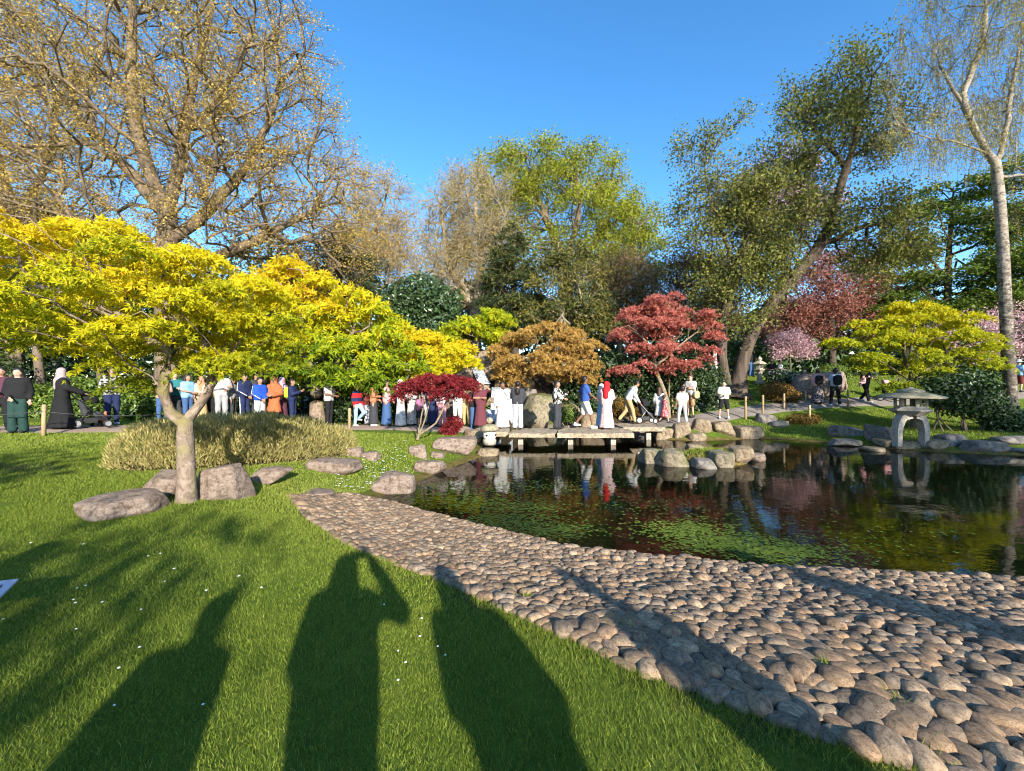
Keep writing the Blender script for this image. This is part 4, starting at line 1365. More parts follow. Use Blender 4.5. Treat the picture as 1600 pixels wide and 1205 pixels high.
# 3. the big budding oak and its neighbours
b = on(268, 690, 17.0)
tree('budding_oak', 'huge oak in golden brown bud towering over the golden maple', 'oak tree', b,
     [[b, at(266, 580, 17), at(264, 480, 17), at(262, 390, 17), at(262, 330, 17)],
      limb([(262, 330), (285, 240), (300, 130), (330, 20), (345, -60)], 17, [0, .3, .6, 1, 1]), limb([(262, 330), (225, 250), (200, 120), (210, 0), (190, -80)], 17, [0, -.5, -1, -1, -1]),
      limb([(263, 380), (340, 320), (400, 240), (440, 140), (430, 60)], 17, [0, .5, 1, 1, 1]), limb([(263, 400), (180, 360), (110, 340), (40, 320)], 17, [0, -1, -2, -2.5]),
      limb([(264, 420), (350, 400), (430, 360), (510, 320)], 17, [0, 0, .5, 1]), limb([(262, 340), (180, 240), (90, 150), (20, 60)], 17, [0, 1, 2, 2]), limb([(300, 200), (370, 120), (400, 20)], 17, [.4, -.6, -1])],
     px(17, (200, 40, 220, 200, 0, 4.5), (340, 90, 150, 170, .5, 4), (400, 220, 130, 150, 0, 4), (450, 330, 115, 95, .5, 3.5), (80, 180, 170, 170, .5, 4), (250, 250, 200, 130, 0, 4), (60, 330, 130, 70, -1, 3), (330, 380, 110, 60, .5, 3), (490, 400, 65, 55, .5, 2), (535, 350, 60, 75, .5, 2.2), (490, 220, 55, 80, .5, 2.2), (440, 60, 60, 90, .5, 2.4)),
     1250, .50, M['bark_oak'], LM['oak_bud'], 115000, .092, 'tri', .12, .11, .3, 0, 6, .55, .2, .35, twig=6500, twig_len=.7, twig_r=.010, rmin=.014, jit=.09, first=.75, pw=.46, vsd=.2, clump=.1)
b = on(20, 700, 20)
tree('budding_oak', 'brown budding oak at the left edge behind the golden maple', 'oak tree', b, [[b, at(20, 500, 20), at(25, 350, 20)], limb([(25, 350), (-20, 200), (-60, 60)], 20), limb([(25, 350), (80, 250), (90, 150)], 20)],
     px(20, (-60, 120, 160, 180), (10, 280, 130, 110), (60, 370, 130, 60), (-80, 330, 120, 100)), 420, .42, M['bark_oak'], LM['oak_bud'], 42000, .12, 'tri', .22, .2, .3, 0, 7, .7, .2, twig=3000, twig_len=.8, twig_r=.012, rmin=.016, jit=.09, first=.6, vsd=.22)
b = on(505, 640, 24)
tree('yew_tree', 'dark flat-topped evergreen behind the lime maple', 'evergreen tree', b, [[b, at(505, 480, 24), at(505, 420, 24)]], px(24, (500, 405, 75, 26), (470, 440, 55, 30), (545, 440, 50, 40), (510, 470, 70, 35)), 160, .3, M['bark_dark'], LM['dark'], 11000, .24, 'long', .45, .2, .5, .1, 8, .8, vbase=.4, first=.4)
b = on(575, 600, 31)
tree('bare_tree', 'tall pale budding tree rising behind the dark evergreen', 'tree', b, [[b, at(572, 450, 31), at(575, 350, 31)], limb([(575, 400), (560, 320), (550, 270)], 31), limb([(575, 380), (600, 320), (610, 280)], 31)],
     px(31, (565, 350, 50, 80), (605, 360, 36, 80), (590, 420, 60, 60), (545, 420, 40, 50)), 330, .35, M['bark_pale'], LM['oak_bud'], 24000, .14, 'tri', .3, .3, .3, 0, 9, .8, .2, twig=2800, twig_len=1.0, twig_r=.015, rmin=.02, jit=.1, first=.5)
# 4. plane, green oaks, conifers in the middle distance
b = on(742, 560, 34)
tree('plane_tree', 'sparse pale-limbed plane tree behind the round holly', 'plane tree', b, [[b, at(743, 490, 34), at(745, 465, 34)], limb([(744, 480), (700, 420), (692, 360), (690, 310)], 34), limb([(745, 465), (755, 400), (740, 330), (745, 290)], 34), limb([(745, 465), (780, 400), (790, 340)], 34)],
     px(34, (700, 350, 48, 70), (745, 340, 55, 75), (690, 430, 45, 50), (775, 400, 40, 60), (735, 430, 60, 50)), 520, .55, M['bark_pale'], LM['plane'], 32000, .15, 'tri', .3, .3, .3, 0, 10, .8, .2, twig=3200, twig_len=1.1, twig_r=.02, rmin=.028, jit=.1, first=.75)
b = on(890, 560, 37)
tree('green_oak', 'tallest fresh green oak in the middle of the skyline', 'oak tree', b, [[b, at(888, 460, 37), at(885, 400, 37)], limb([(885, 410), (850, 340), (830, 270)], 37), limb([(885, 400), (910, 330), (900, 260)], 37), limb([(885, 430), (940, 370), (960, 320)], 37)],
     px(37, (790, 275, 55, 42), (850, 265, 65, 42), (915, 270, 55, 42), (950, 315, 45, 45), (880, 330, 90, 60), (800, 330, 50, 55), (965, 365, 45, 55), (830, 390, 60, 50)), 520, .55, M['bark_oak'], LM['oak_green'], 56000, .21, 'tri', .5, .42, .35, .1, 11, .9, .2, rmin=.03, jit=.1, first=.6, vh=.1, vsd=.2, clump=.1)
b = on(1000, 560, 35)
tree('green_oak', 'lower green oak leaning out to the right of the tallest one', 'oak tree', b, [[b, at(1000, 470, 35), at(1000, 410, 35)]], px(35, (985, 360, 40, 45), (1010, 400, 36, 45), (975, 430, 55, 45), (1020, 350, 20, 28), (945, 420, 45, 45)), 220, .3, M['bark_oak'], LM['oak_green'], 24000, .2, 'tri', .5, .42, .35, .1, 12, .9, rmin=.025, first=.5, vh=.1, vsd=.2)
b = on(805, 560, 28)
tree('conifer', 'dark pointed conifer with golden tips left of the pair', 'conifer tree', b, [[b, at(803, 450, 28), at(800, 350, 28)]],
     px(28, (800, 372, 16, 26), (800, 405, 30, 24), (797, 440, 42, 24), (800, 475, 50, 24), (795, 505, 52, 24)), 230, .3, M['bark_dark'], LM['conifer'], 17000, .30, 'long', .34, .12, .5, .25, 13, .7, .1, first=.1, vh=.1, vbase=.22, vsd=.22, droop=.3, clump=.12)
b = on(880, 560, 27)
tree('conifer', 'broad olive conifer with pale stems right of the pair', 'conifer tree', b, [[b, at(878, 450, 27), at(872, 380, 27)], limb([(878, 470), (900, 420), (905, 390)], 27)],
     px(27, (870, 400, 30, 30), (905, 420, 34, 36), (860, 445, 40, 30), (910, 465, 45, 34), (870, 490, 60, 30), (935, 490, 30, 26)), 240, .28, M['bark_pale'], LM['conifer'], 16000, .28, 'long', .42, .18, .45, .2, 14, .7, .1, first=.3, vh=.15, vbase=.55, vsd=.22, droop=.3, clump=.12)
bush('holly_bush', 'round dark green holly between the lime maple and the plane', 'holly', px(24, (657, 472, 54, 42), (630, 490, 36, 34), (685, 488, 34, 36), (655, 530, 55, 40)), LM['holly'], 17000, .20, 'oval', .25, 15, 6, vh=.25, rough=.10)
b = on(745, 590, 21)
tree('lime_shrub', 'small lime green maple above the waterfall', 'maple tree', b, [[b, at(745, 545, 21)]], px(21, (760, 505, 32, 20), (728, 522, 36, 15), (770, 528, 28, 15), (705, 530, 22, 12)), 80, .07, M['bark_maple'], LM['lime_gold'], 5000, .18, 'maple3', .30, .10, .28, .1, 16, .5, vbase=.38, vsd=.13, first=.3)
b = on(967, 600, 30)
tree('brown_tree', 'brownish half-bare tree between the conifers and the red maple', 'tree', b, [[b, at(970, 500, 30), at(968, 440, 30)]], px(30, (950, 440, 30, 40), (985, 450, 40, 45), (1010, 480, 36, 40), (960, 500, 50, 40)), 330, .2, M['bark'], leaf_mat('brown_young_leaf', [(.15, .09, .035), (.28, .18, .07), (.36, .27, .11)], .25), 17000, .14, 'tri', .35, .3, .3, 0, 17, .7, twig=2000, twig_len=.8, twig_r=.013, rmin=.018, first=.3)
# 5. bronze, red and crimson maples by the water
b = on(866, 690, 18.4); b[2] = .5
tree('bronze_maple', 'spreading bronze-orange maple above the tall mossy boulder', 'maple tree', b, [[b, at(867, 640, 18.4), at(868, 600, 18.4)], limb([(868, 605), (850, 575), (820, 560)], 18.4), limb([(868, 605), (890, 575), (910, 550)], 18.4), limb([(868, 600), (865, 560), (855, 525)], 18.4)],
     px(18.4, (850, 525, 55, 22), (815, 545, 40, 25), (895, 535, 42, 26), (860, 565, 75, 20), (830, 580, 50, 15), (900, 580, 40, 14), (795, 565, 25, 20)), 170, .13, M['bark'], LM['bronze'], 12500, .12, 'maple3', .25, .05, .28, .1, 18, .4, .2, vh=.1, vsd=.16, first=.9, droop=.3)
b = on(1043, 655, 18.0)
tree('red_maple', 'bright red maple with bare forked stems over the camellia', 'maple tree', b, [[b, at(1045, 635, 18), at(1036, 605, 18), at(1024, 580, 18), at(1022, 555, 18)], limb([(1022, 558), (1010, 530), (985, 515)], 18), limb([(1022, 558), (1040, 525), (1050, 490)], 18), limb([(1024, 575), (1060, 540), (1090, 520)], 18), limb([(1044, 640), (1046, 600), (1044, 565), (1070, 545)], 18, [.2, .3, .3, .3])],
     px(18, (1045, 475, 38, 16), (1010, 492, 36, 16), (1075, 495, 38, 18), (985, 515, 36, 13), (1095, 515, 26, 14), (1040, 508, 50, 12), (1000, 572, 46, 10), (1060, 570, 45, 10), (1100, 545, 20, 12), (1030, 540, 50, 12)), 170, .10, M['bark_maple'], LM['red'], 12500, .105, 'maple3', .23, .05, .28, .1, 19, .35, .2, vsd=.18, first=.9, droop=.3)
b = gp(652, 690); b[2] += .05
tree('crimson_maple', 'little dark crimson maple with thin bare stems on its boulder', 'maple tree', b, [[b, b + (.03, 0, .1), b + (.05, 0, .18)], [b + (.05, 0, .15), at(662, 660, b[1]), at(668, 640, b[1]), at(672, 622, b[1])], [b + (.05, 0, .16), at(675, 668, b[1]), at(690, 648, b[1]), at(700, 622, b[1])], [b + (.03, 0, .12), at(658, 655, b[1] + .1), at(661, 632, b[1] + .1)]],
     px(b[1], (660, 598, 34, 9), (700, 596, 40, 11), (645, 612, 26, 8), (690, 610, 45, 8), (725, 603, 18, 8), (670, 585, 20, 6)), 90, .045, M['bark_maple'], LM['crimson'], 4600, .085, 'maple3', .14, .03, .3, .15, 20, .2, .2, first=.9, vsd=.2, droop=.4, flare=1.1)
bush('crimson_shrub', 'low crimson maple shrub at the path edge below the person in white', 'shrub', px(13.3, (709, 662, 13, 12), (702, 672, 12, 8)), LM['crimson'], 900, .09, 'maple3', .4, 21, 5)
# 6. the leaning tree, copper trees, cherries
b = on(1150, 594, 21.0)
tree('leaning_tree', 'big olive-leaved tree with two leaning furrowed trunks', 'tree', b,
     [[b, at(1160, 560, 21), at(1178, 515, 21), at(1208, 468, 21), at(1240, 430, 20.8), at(1283, 388, 20.6), at(1305, 320, 20.5), at(1322, 262, 20.5), at(1335, 225, 20.5)],
      [b + (-.35, .1, 0), at(1128, 560, 21.1), at(1128, 510, 21.2), at(1140, 460, 21.3), at(1150, 410, 21.3), at(1170, 350, 21.3)], limb([(1240, 430), (1200, 400), (1190, 340), (1200, 270)], 20.8, [0, .2, .4, .5]),
      limb([(1150, 420), (1110, 320), (1100, 260)], 21.3), limb([(1285, 385), (1330, 360), (1370, 350)], 20.6), limb([(1322, 262), (1280, 210), (1255, 180)], 20.5), limb([(1335, 225), (1350, 160), (1345, 120)], 20.5), limb([(1100, 270), (1120, 220), (1160, 185)], 21.3)],
     px(21, (1335, 140, 55, 45, -.5, 1.8), (1380, 190, 45, 50, -.5, 1.6), (1275, 175, 45, 38, -.3, 1.5), (1310, 225, 60, 40, -.4, 1.6), (1220, 250, 40, 36, .2, 1.6), (1255, 300, 55, 45, 0, 1.8), (1165, 310, 55, 55, .3, 1.8), (1105, 330, 36, 50, .3, 1.5), (1200, 350, 70, 55, .2, 2), (1090, 240, 20, 24, .2, .8),
        (1150, 400, 50, 55, .3, 1.6), (1125, 460, 30, 45, .3, 1.2), (1190, 430, 45, 45, .1, 1.4), (1330, 350, 65, 36, -.4, 1.8), (1390, 380, 55, 36, -.4, 1.6), (1280, 345, 45, 36, -.2, 1.5), (1180, 500, 24, 36, .2, .7), (1090, 390, 30, 36, .4, 1.2), (1135, 510, 24, 40, .1, .6), (1150, 450, 40, 40, .2, 1.2), (1420, 410, 40, 30, -.4, 1.2), (1370, 400, 60, 30, -.3, 1.4), (1210, 390, 60, 40, 0, 1.4)),
     420, .40, M['bark_willow'], LM['willow'], 74000, .15, 'tri', .24, .24, .2, .5, 22, .6, .15, rmin=.012, jit=.08, first=.35, pw=.56, vsd=.2, flare=1.9, clump=.14, twig=2600, twig_len=.8, twig_r=.010, vh=.05)
b = on(1300, 580, 29)
tree('copper_tree', 'copper-red leaved tree behind the big boulder', 'tree', b, [[b, at(1300, 520, 29), at(1298, 470, 29)]], px(29, (1270, 460, 50, 45), (1330, 450, 50, 40), (1300, 500, 70, 40), (1240, 510, 45, 36), (1355, 425, 25, 26), (1290, 420, 40, 30)), 330, .25, M['bark_dark'], LM['copper'], 30000, .16, 'tri', .4, .32, .25, .2, 23, .7, vsd=.22, first=.3, clump=.1)
b = on(1085, 570, 31)
tree('copper_tree', 'russet brown leaved tree behind the bright red maple', 'tree', b, [[b, at(1085, 500, 31), at(1082, 450, 31)]], px(31, (1065, 430, 34, 36), (1100, 440, 40, 45), (1080, 480, 55, 40), (1130, 480, 30, 40)), 300, .22, M['bark_dark'], leaf_mat('russet_leaf', [(.10, .04, .022), (.20, .075, .04), (.30, .125, .07)], .3), 18000, .16, 'tri', .4, .32, .25, .1, 24, .7, vsd=.22, first=.3, twig=1500, twig_len=.8, twig_r=.013)
b = on(1225, 560, 40)
tree('pink_plum', 'tall pink plum blossoming far behind the leaning tree', 'plum tree', b, [[b, at(1225, 400, 40), at(1225, 320, 40)]], px(40, (1225, 275, 45, 40), (1180, 310, 36, 36), (1270, 320, 36, 36), (1220, 350, 55, 50)), 200, .3, M['bark_dark'], LM['pink'], 8000, .24, 'oval', .6, .5, .3, 0, 25, 1.0, first=.4)
b = on(1235, 588, 25)
tree('cherry_tree', 'small weeping pink cherry left of the big boulder', 'cherry tree', b, [[b, at(1235, 560, 25), at(1232, 535, 25)]], px(25, (1232, 532, 26, 13), (1250, 545, 20, 13), (1215, 545, 16, 12)), 90, .06, M['bark'], LM['pink'], 4200, .10, 'oval', .22, .2, .3, .3, 26, .4, first=.4)
b = on(1588, 590, 24)
tree('cherry_tree', 'pink cherry in blossom behind the birch trunk', 'cherry tree', b, [[b, at(1585, 560, 24), at(1580, 530, 24)]], px(24, (1520, 520, 50, 30), (1590, 515, 45, 36), (1640, 520, 45, 36), (1560, 545, 50, 16)), 170, .10, M['bark'], LM['pink'], 8500, .12, 'oval', .3, .28, .3, .2, 27, .5, first=.4)
# 7. right side: birch, golden maple, layered green trees
b = on(1582, 640, 15.6)
tree('birch_tree', 'tall weeping silver birch with cracked white bark', 'birch tree', b,
     [[b, at(1578, 600, 15.6), at(1572, 500, 15.6), at(1568, 400, 15.6), at(1562, 310, 15.6), at(1556, 255, 15.6)], limb([(1556, 258), (1538, 228), (1520, 195), (1503, 160), (1515, 115), (1535, 80), (1542, 20), (1536, -70)], 15.6), limb([(1556, 258), (1575, 200), (1580, 140), (1595, 70), (1610, -20)], 15.6, [0, .1, .3, .6, .8]),
      limb([(1540, 235), (1490, 222), (1440, 215), (1395, 190)], 15.6, [0, -.3, -.5, -.7]), limb([(1503, 160), (1470, 110), (1455, 60)], 15.6, [0, .3, .5]), limb([(1560, 280), (1600, 270), (1650, 280)], 15.6, [0, .4, .8])],
     px(15.6, (1500, 20, 85, 80, 0, 2), (1450, 110, 60, 70, .2, 1.8), (1570, 60, 80, 100, .3, 2), (1430, 190, 55, 40, -.4, 1.4), (1620, 160, 70, 90, .5, 1.8), (1530, -60, 110, 50, .2, 2), (1510, 180, 70, 50, .3, 1.5), (1630, 300, 50, 40, .6, 1.2)),
     300, .19, M['birch'], LM['birch'], 42000, .065, 'tri', .06, .08, .3, .3, 28, .45, .15, rmin=.009, jit=.06, first=.95, pw=.62, flare=1.5, weep=1900, weep_len=1.4, twig_r=.006, vsd=.22)
b = on(1428, 640, 15.9)
tree('golden_maple', 'domed yellow-green maple spreading behind the large stone lantern', 'maple tree', b, [[b, at(1426, 615, 15.9), at(1424, 598, 15.9)], limb([(1424, 600), (1395, 575), (1360, 555)], 15.9), limb([(1424, 600), (1455, 572), (1495, 550)], 15.9), limb([(1424, 598), (1420, 550), (1430, 510)], 15.9)],
     px(15.9, (1430, 485, 42, 16, .2, 1.0), (1390, 500, 42, 16, .2, 1.1), (1470, 505, 42, 17, .2, 1.1), (1350, 530, 42, 16, 0, 1.1), (1430, 525, 70, 16, -.2, 1.4), (1505, 540, 40, 20, 0, 1.1), (1335, 560, 36, 13, 0, .9), (1400, 560, 60, 16, -.4, 1.2), (1480, 570, 60, 14, -.3, 1.2), (1415, 592, 30, 12, -.7, .5)),
     140, .10, M['bark'], LM['gold_far'], 12000, .12, 'maple3', .24, .03, .30, .1, 29, .4, .2, vh=.55, vsd=.14, first=.85, droop=.3, vbase=.5)
b = on(1480, 570, 28)
tree('layered_tree', 'tall dark green tree with layered boughs behind the birch', 'tree', b, [[b, at(1480, 450, 28), at(1485, 350, 28), at(1490, 300, 28)]],
     px(28, (1490, 300, 50, 22), (1440, 335, 50, 16), (1530, 340, 50, 18), (1480, 375, 80, 16), (1420, 400, 45, 16), (1540, 410, 60, 16), (1470, 440, 85, 16), (1400, 450, 40, 20), (1560, 290, 40, 20), (1440, 480, 60, 18), (1530, 470, 60, 18), (1380, 490, 40, 20)), 260, .3, M['bark_dark'], LM['cedar'], 36000, .21, 'tri', .45, .13, .5, .1, 30, .7, .15, first=.15, vsd=.22, droop=.2)
b = on(1610, 570, 26)
tree('layered_tree', 'bright green leafy tree at the right edge behind the birch', 'tree', b, [[b, at(1610, 450, 26), at(1610, 330, 26)]],
     px(26, (1610, 270, 55, 30), (1590, 340, 50, 30), (1650, 350, 60, 40), (1600, 420, 60, 40), (1560, 470, 55, 24), (1640, 460, 60, 36)), 220, .28, M['bark_dark'], LM['cedar'], 26000, .2, 'tri', .45, .25, .4, .1, 31, .7, .15, first=.2, vsd=.22, vbase=.52)

# 8. shrubs
bush('camellia', 'dark glossy camellia with a few blooms right of the large stone lantern', 'camellia', px(14.7, (1500, 622, 46, 26), (1465, 612, 34, 22), (1535, 630, 34, 26), (1500, 600, 48, 18)), LM['dark'], 8500, .125, 'oval', .35, 32, 9, M['bark'], vbase=.5, flowers=(LM['red_fl'], 3, .07))
bush('camellia', 'wide dark camellia hedge with red blooms behind the walking man', 'camellia', px(19.3, (905, 612, 40, 36), (960, 590, 45, 42), (1010, 595, 45, 46), (1060, 592, 45, 46), (1100, 602, 36, 40), (940, 635, 50, 26), (1040, 632, 50, 24)), LM['dark'], 22000, .16, 'oval', .3, 33, 12, flowers=(LM['red_fl'], 16, .09), vbase=.46, vsd=.24)
bush('white_shrub', 'white-flowered shrub beside the girl in black shorts', 'shrub', px(19.2, (1105, 615, 24, 28), (1090, 635, 20, 18)), LM['holly'], 4500, .12, 'oval', .3, 34, 6, flowers=(LM['white_fl'], 60, .05))
bush('white_shrub', 'white-flowered low shrub in front of the cherry', 'shrub', px(22.0, (1222, 590, 22, 11), (1245, 592, 18, 9)), LM['holly'], 3000, .13, 'oval', .3, 35, 5, flowers=(LM['white_fl'], 90, .06))
bush('azalea', 'rusty brown azalea mound left of the big boulder', 'azalea', px(20.0, (1215, 612, 26, 14), (1235, 618, 16, 10)), LM['rust'], 4200, .085, 'oval', .4, 36, 6)
bush('clipped_shrub', 'yellow-green clipped dome behind the boulder children climb', 'shrub', px(23.5, (1300, 585, 26, 16)), LM['laurel'], 3200, .10, 'oval', .4, 37, 5, vbase=.7)
bush('clipped_shrub', 'small bright green shrub among rocks behind the bridge', 'shrub', px(17.0, (888, 646, 17, 13)), LM['laurel'], 2200, .07, 'oval', .4, 38, 5, vbase=.7)
bush('low_shrub', 'brown low shrub at the foot of the leaning post on the bank', 'shrub', px(16.8, (1255, 655, 26, 7)), LM['rust'], 1200, .08, 'oval', .4, 39, 4)
bush('low_shrub', 'dark low shrub beside the birch trunk', 'shrub', px(14.5, (1580, 660, 36, 20)), LM['dark'], 3500, .11, 'oval', .35, 40, 5, vbase=.6)
bush('fern_clump', 'russet fern clump behind the woman in the red headscarf', 'fern', px(18.0, (965, 640, 14, 20), (1000, 648, 14, 10)), LM['rust'], 1800, .12, 'long', .3, 41, 6, vbase=.7)
bush('rock_plant', 'yellow-green plants clinging to the rocks left of the waterfall', 'plant', px(17.3, (752, 640, 8, 18), (742, 660, 10, 10)), LM['laurel'], 900, .09, 'oval', .4, 42, 4, vbase=.75)
for i, (Y, ls, lb, n, m_, vb) in enumerate([
        (15.2, [(75, 640, 40, 34), (40, 640, 40, 40)], 'bright laurel behind the woman in the long black coat', 6000, 'laurel', .6),
        (15.0, [(130, 632, 42, 40)], 'laurel shrub between the black coat and the check shirt', 5000, 'laurel', .55),
        (15.6, [(222, 632, 45, 34)], 'dull green shrub behind the man in the check shirt', 4500, 'laurel', .45),
        (16.8, [(330, 610, 60, 44)], 'dark green shrub behind the oak trunk', 4500, 'holly', .6),
        (17.2, [(430, 600, 55, 45)], 'green shrub behind the woman in rust orange', 5500, 'laurel', .42),
        (16.6, [(545, 625, 50, 36)], 'dark shrub in the shade behind the boy in stripes', 4500, 'dark', .45),
        (17.0, [(615, 615, 40, 36)], 'dark shrub in the shade behind the pink top', 3500, 'dark', .45),
        (16.0, [(-25, 610, 50, 70)], 'dark laurel at the far left edge behind the walkers', 5000, 'dark', .6)]):
    bush('laurel_shrub', lb, 'shrub', px(Y, *ls), LM[m_], n, .13, 'oval', .35, 60 + i, 5, vbase=vb, vsd=.22)
# thin woodland trunks in the shade at the left
for i, (u, Y, w, tp_) in enumerate([(68, 17.5, .17, 520), (160, 19, .15, 500), (182, 20, .16, 480), (395, 20, .14, 470), (120, 22, .16, 450), (20, 19, .14, 500)]):
    b = on(u, 640, Y)
    tree('woodland_tree', ['slim leaning trunk behind the long black coat', 'thin trunk behind the check shirt, first of two', 'thin trunk behind the check shirt, second of two', 'thin trunk rising behind the people in blue',
                           'thin shaded trunk between laurel and check shirt', 'thin shaded trunk at the left edge'][i], 'tree', b, [[b, at(u - 6 + 3 * i, 580, Y), at(u - 14 + 5 * i, tp_, Y)]],
         px(Y, (u, 470, 60, 60), (u + 20, 420, 50, 45), (u - 40, 500, 50, 36)), 70, w, M['bark'], LM['laurel'] if i % 2 else LM['dark'], 3600, .19, 'oval', .45, .3, .4, 0, 80 + i, .7, first=.75, group='thin trees in the wood behind the path', vbase=.5)

# 9. the clipped straw-coloured hedge on the lawn
hb = np.array([-5.0, 8.75, gz(-5, 8.75)])
hd = thing('straw_hedge', 'long rounded straw-gold hedge of fine upright sprigs on the lawn', 'hedge', hb)
g = np.random.default_rng(9)
HV, HF, HA, hn_ = [], [], [], 0
HL = np.array(HEDGE_LOBES)
n = 42000
k = g.choice(len(HL), n, p=(HL[:, 2] * HL[:, 3]) / (HL[:, 2] * HL[:, 3]).sum())
d = g.normal(size=(n, 3)); d[:, 2] = np.abs(d[:, 2]); d /= np.linalg.norm(d, axis=1)[:, None]
r = np.where(g.uniform(size=n) < .8, g.uniform(.86, 1.0, n), g.uniform(.4, 1, n)) * (1 + .05 * wnoise(d * 3 + k[:, None], 1.5, 2))
sup = (np.abs(d) ** 3).sum(1) ** (-1 / 3) * .6 + .4
pos = np.c_[HL[k, 0] + d[:, 0] * r * sup * HL[k, 2], HL[k, 1] + d[:, 1] * r * sup * HL[k, 3], d[:, 2] * r * sup * HL[k, 4]]
pos[:, 2] += ground(pos[:, 0], pos[:, 1])
T = d * .55 + np.array([0, 0, .7]) + g.normal(0, .33, (n, 3)); T /= np.linalg.norm(T, axis=1)[:, None]
S = np.cross(T, g.normal(size=(n, 3))); S /= np.linalg.norm(S, axis=1)[:, None]
ln2 = g.uniform(.04, .14, n)[:, None]; w2 = g.uniform(.005, .010, n)[:, None]
V = np.stack([pos, pos + T * ln2 * .5 + S * w2, pos + T * ln2, pos + T * ln2 * .5 - S * w2], 1).reshape(-1, 3)
pt = wnoise(pos, 1.3, 3, 4)
var = np.clip(.5 + .14 * pt + g.normal(0, .2, n) + .12 * (r - .9), 0, 1)
mobj('foliage', V - hb, np.concatenate([np.array([[0, 1, 2], [0, 2, 3]])[None] + 4 * np.arange(n)[:, None, None]]).reshape(-1, 3), LM['straw'], hd, np.repeat(var, 4), False)
m = MB()
for q in range(60):
    l = HL[g.integers(0, len(HL))]; x, y = l[0] + g.normal(0, .4) * l[2], l[1] + g.normal(0, .4) * l[3]; z = gz(x, y)
    m.tube([np.array([x, y, z - .03]) - hb, np.array([x + g.normal(0, .1), y + g.normal(0, .1), z + l[4] * .85]) - hb], [.014, .006], 4, False)
m.build('stem', M['bark'], hd)

# 10. shaded undergrowth and the far shrub belt that closes the garden
def mass(name, label, us, Y, v0, v1, n, size, mat, seed, jy=1.5, vb=.4, cat='undergrowth'):
    g = np.random.default_rng(seed)
    u = g.uniform(us[0], us[1], n)
    topv = v0 + 22 * wnoise(np.c_[u / 60, u * 0, u * 0], 1.3, 3, seed)
    v = topv + (v1 - topv) * g.uniform(0, 1, n) ** 1.3
    yy = Y + g.normal(0, jy, n)
    p = np.stack([(u - CX) / FPX * yy, yy, CZ - (v - CY) / FPX * yy], -1)
    p[:, 2] = np.maximum(p[:, 2], ground(p[:, 0], p[:, 1]) + .05)
    cl = .12 * wnoise(p, .9, 3, seed)
    V, F, vv = leaves(p, size * 1.15, 'tri', g, .3, 0, None, np.clip(vb + cl + g.normal(0, .2, n), 0, 1))
    tag(mobj(name, V, F, mat, None, vv, False), label, cat, None, 'stuff')


mass('undergrowth', 'dark shaded woodland undergrowth behind the path', (-420, 640), 21.5, 500, 660, 22000, .3, LM['dark'], 1, 1.4)
mass('undergrowth', 'dim green woodland foliage far behind the path', (-500, 720), 30, 440, 640, 16000, .45, LM['dark'], 2, 2.5, .5)
mass('far_shrubbery', 'belt of dark shrubs closing the garden behind the lawn', (700, 2300), 44, 478, 610, 24000, .85, LM['dark'], 3, 3.0, .55, 'shrubbery')
mass('far_shrubbery', 'mid-green shrubs behind the far lawn at the right', (1080, 2000), 31, 530, 600, 16000, .42, LM['holly'], 4, 1.2, .55, 'shrubbery')

# 11. trees behind the viewer whose shade lies over the far shore, the left lawn and the cobbles
for i, (x, y, hgt, rad, zc, n, lb) in enumerate([
        (17.0, -3.2, 8.2, 2.2, 5.6, 5000, 'leafy tree on the near right bank outside the view, first of four'),
        (20.6, -3.6, 8.6, 2.5, 5.6, 5000, 'leafy tree on the near right bank outside the view, second of four'),
        (24.5, -3.0, 8.4, 2.5, 5.4, 5000, 'leafy tree on the near right bank outside the view, third of four'),
        (28.5, -2.0, 8.0, 2.5, 5.2, 4500, 'leafy tree on the near right bank outside the view, last of four'),
        (-6.2, -1.6, 4.2, 1.3, 3.1, 1500, 'small tree on the lawn behind the viewer'),
        (.25, -7.1, 4.6, 1.1, 3.8, 900, 'sparse little tree far behind the viewer')]):
    b = np.array([x, y, gz(x, y)])
    tree('garden_tree', lb, 'tree', b, [[b, b + (.1, 0, hgt * .3), b + (0, .1, hgt * .55)]], [(x, y, b[2] + zc, rad, rad, hgt - zc), (x + rad * .5, y + .3, b[2] + zc - 1.2, rad * .8, rad * .8, (hgt - zc) * .7), (x - rad * .6, y, b[2] + zc - .8, rad * .7, rad * .7, (hgt - zc) * .7)],
         90, .16, M['bark'], LM['laurel'], n, .2, 'oval', .4, .3, .4, 0, 90 + i, .6, first=.6, group='trees behind the viewer')

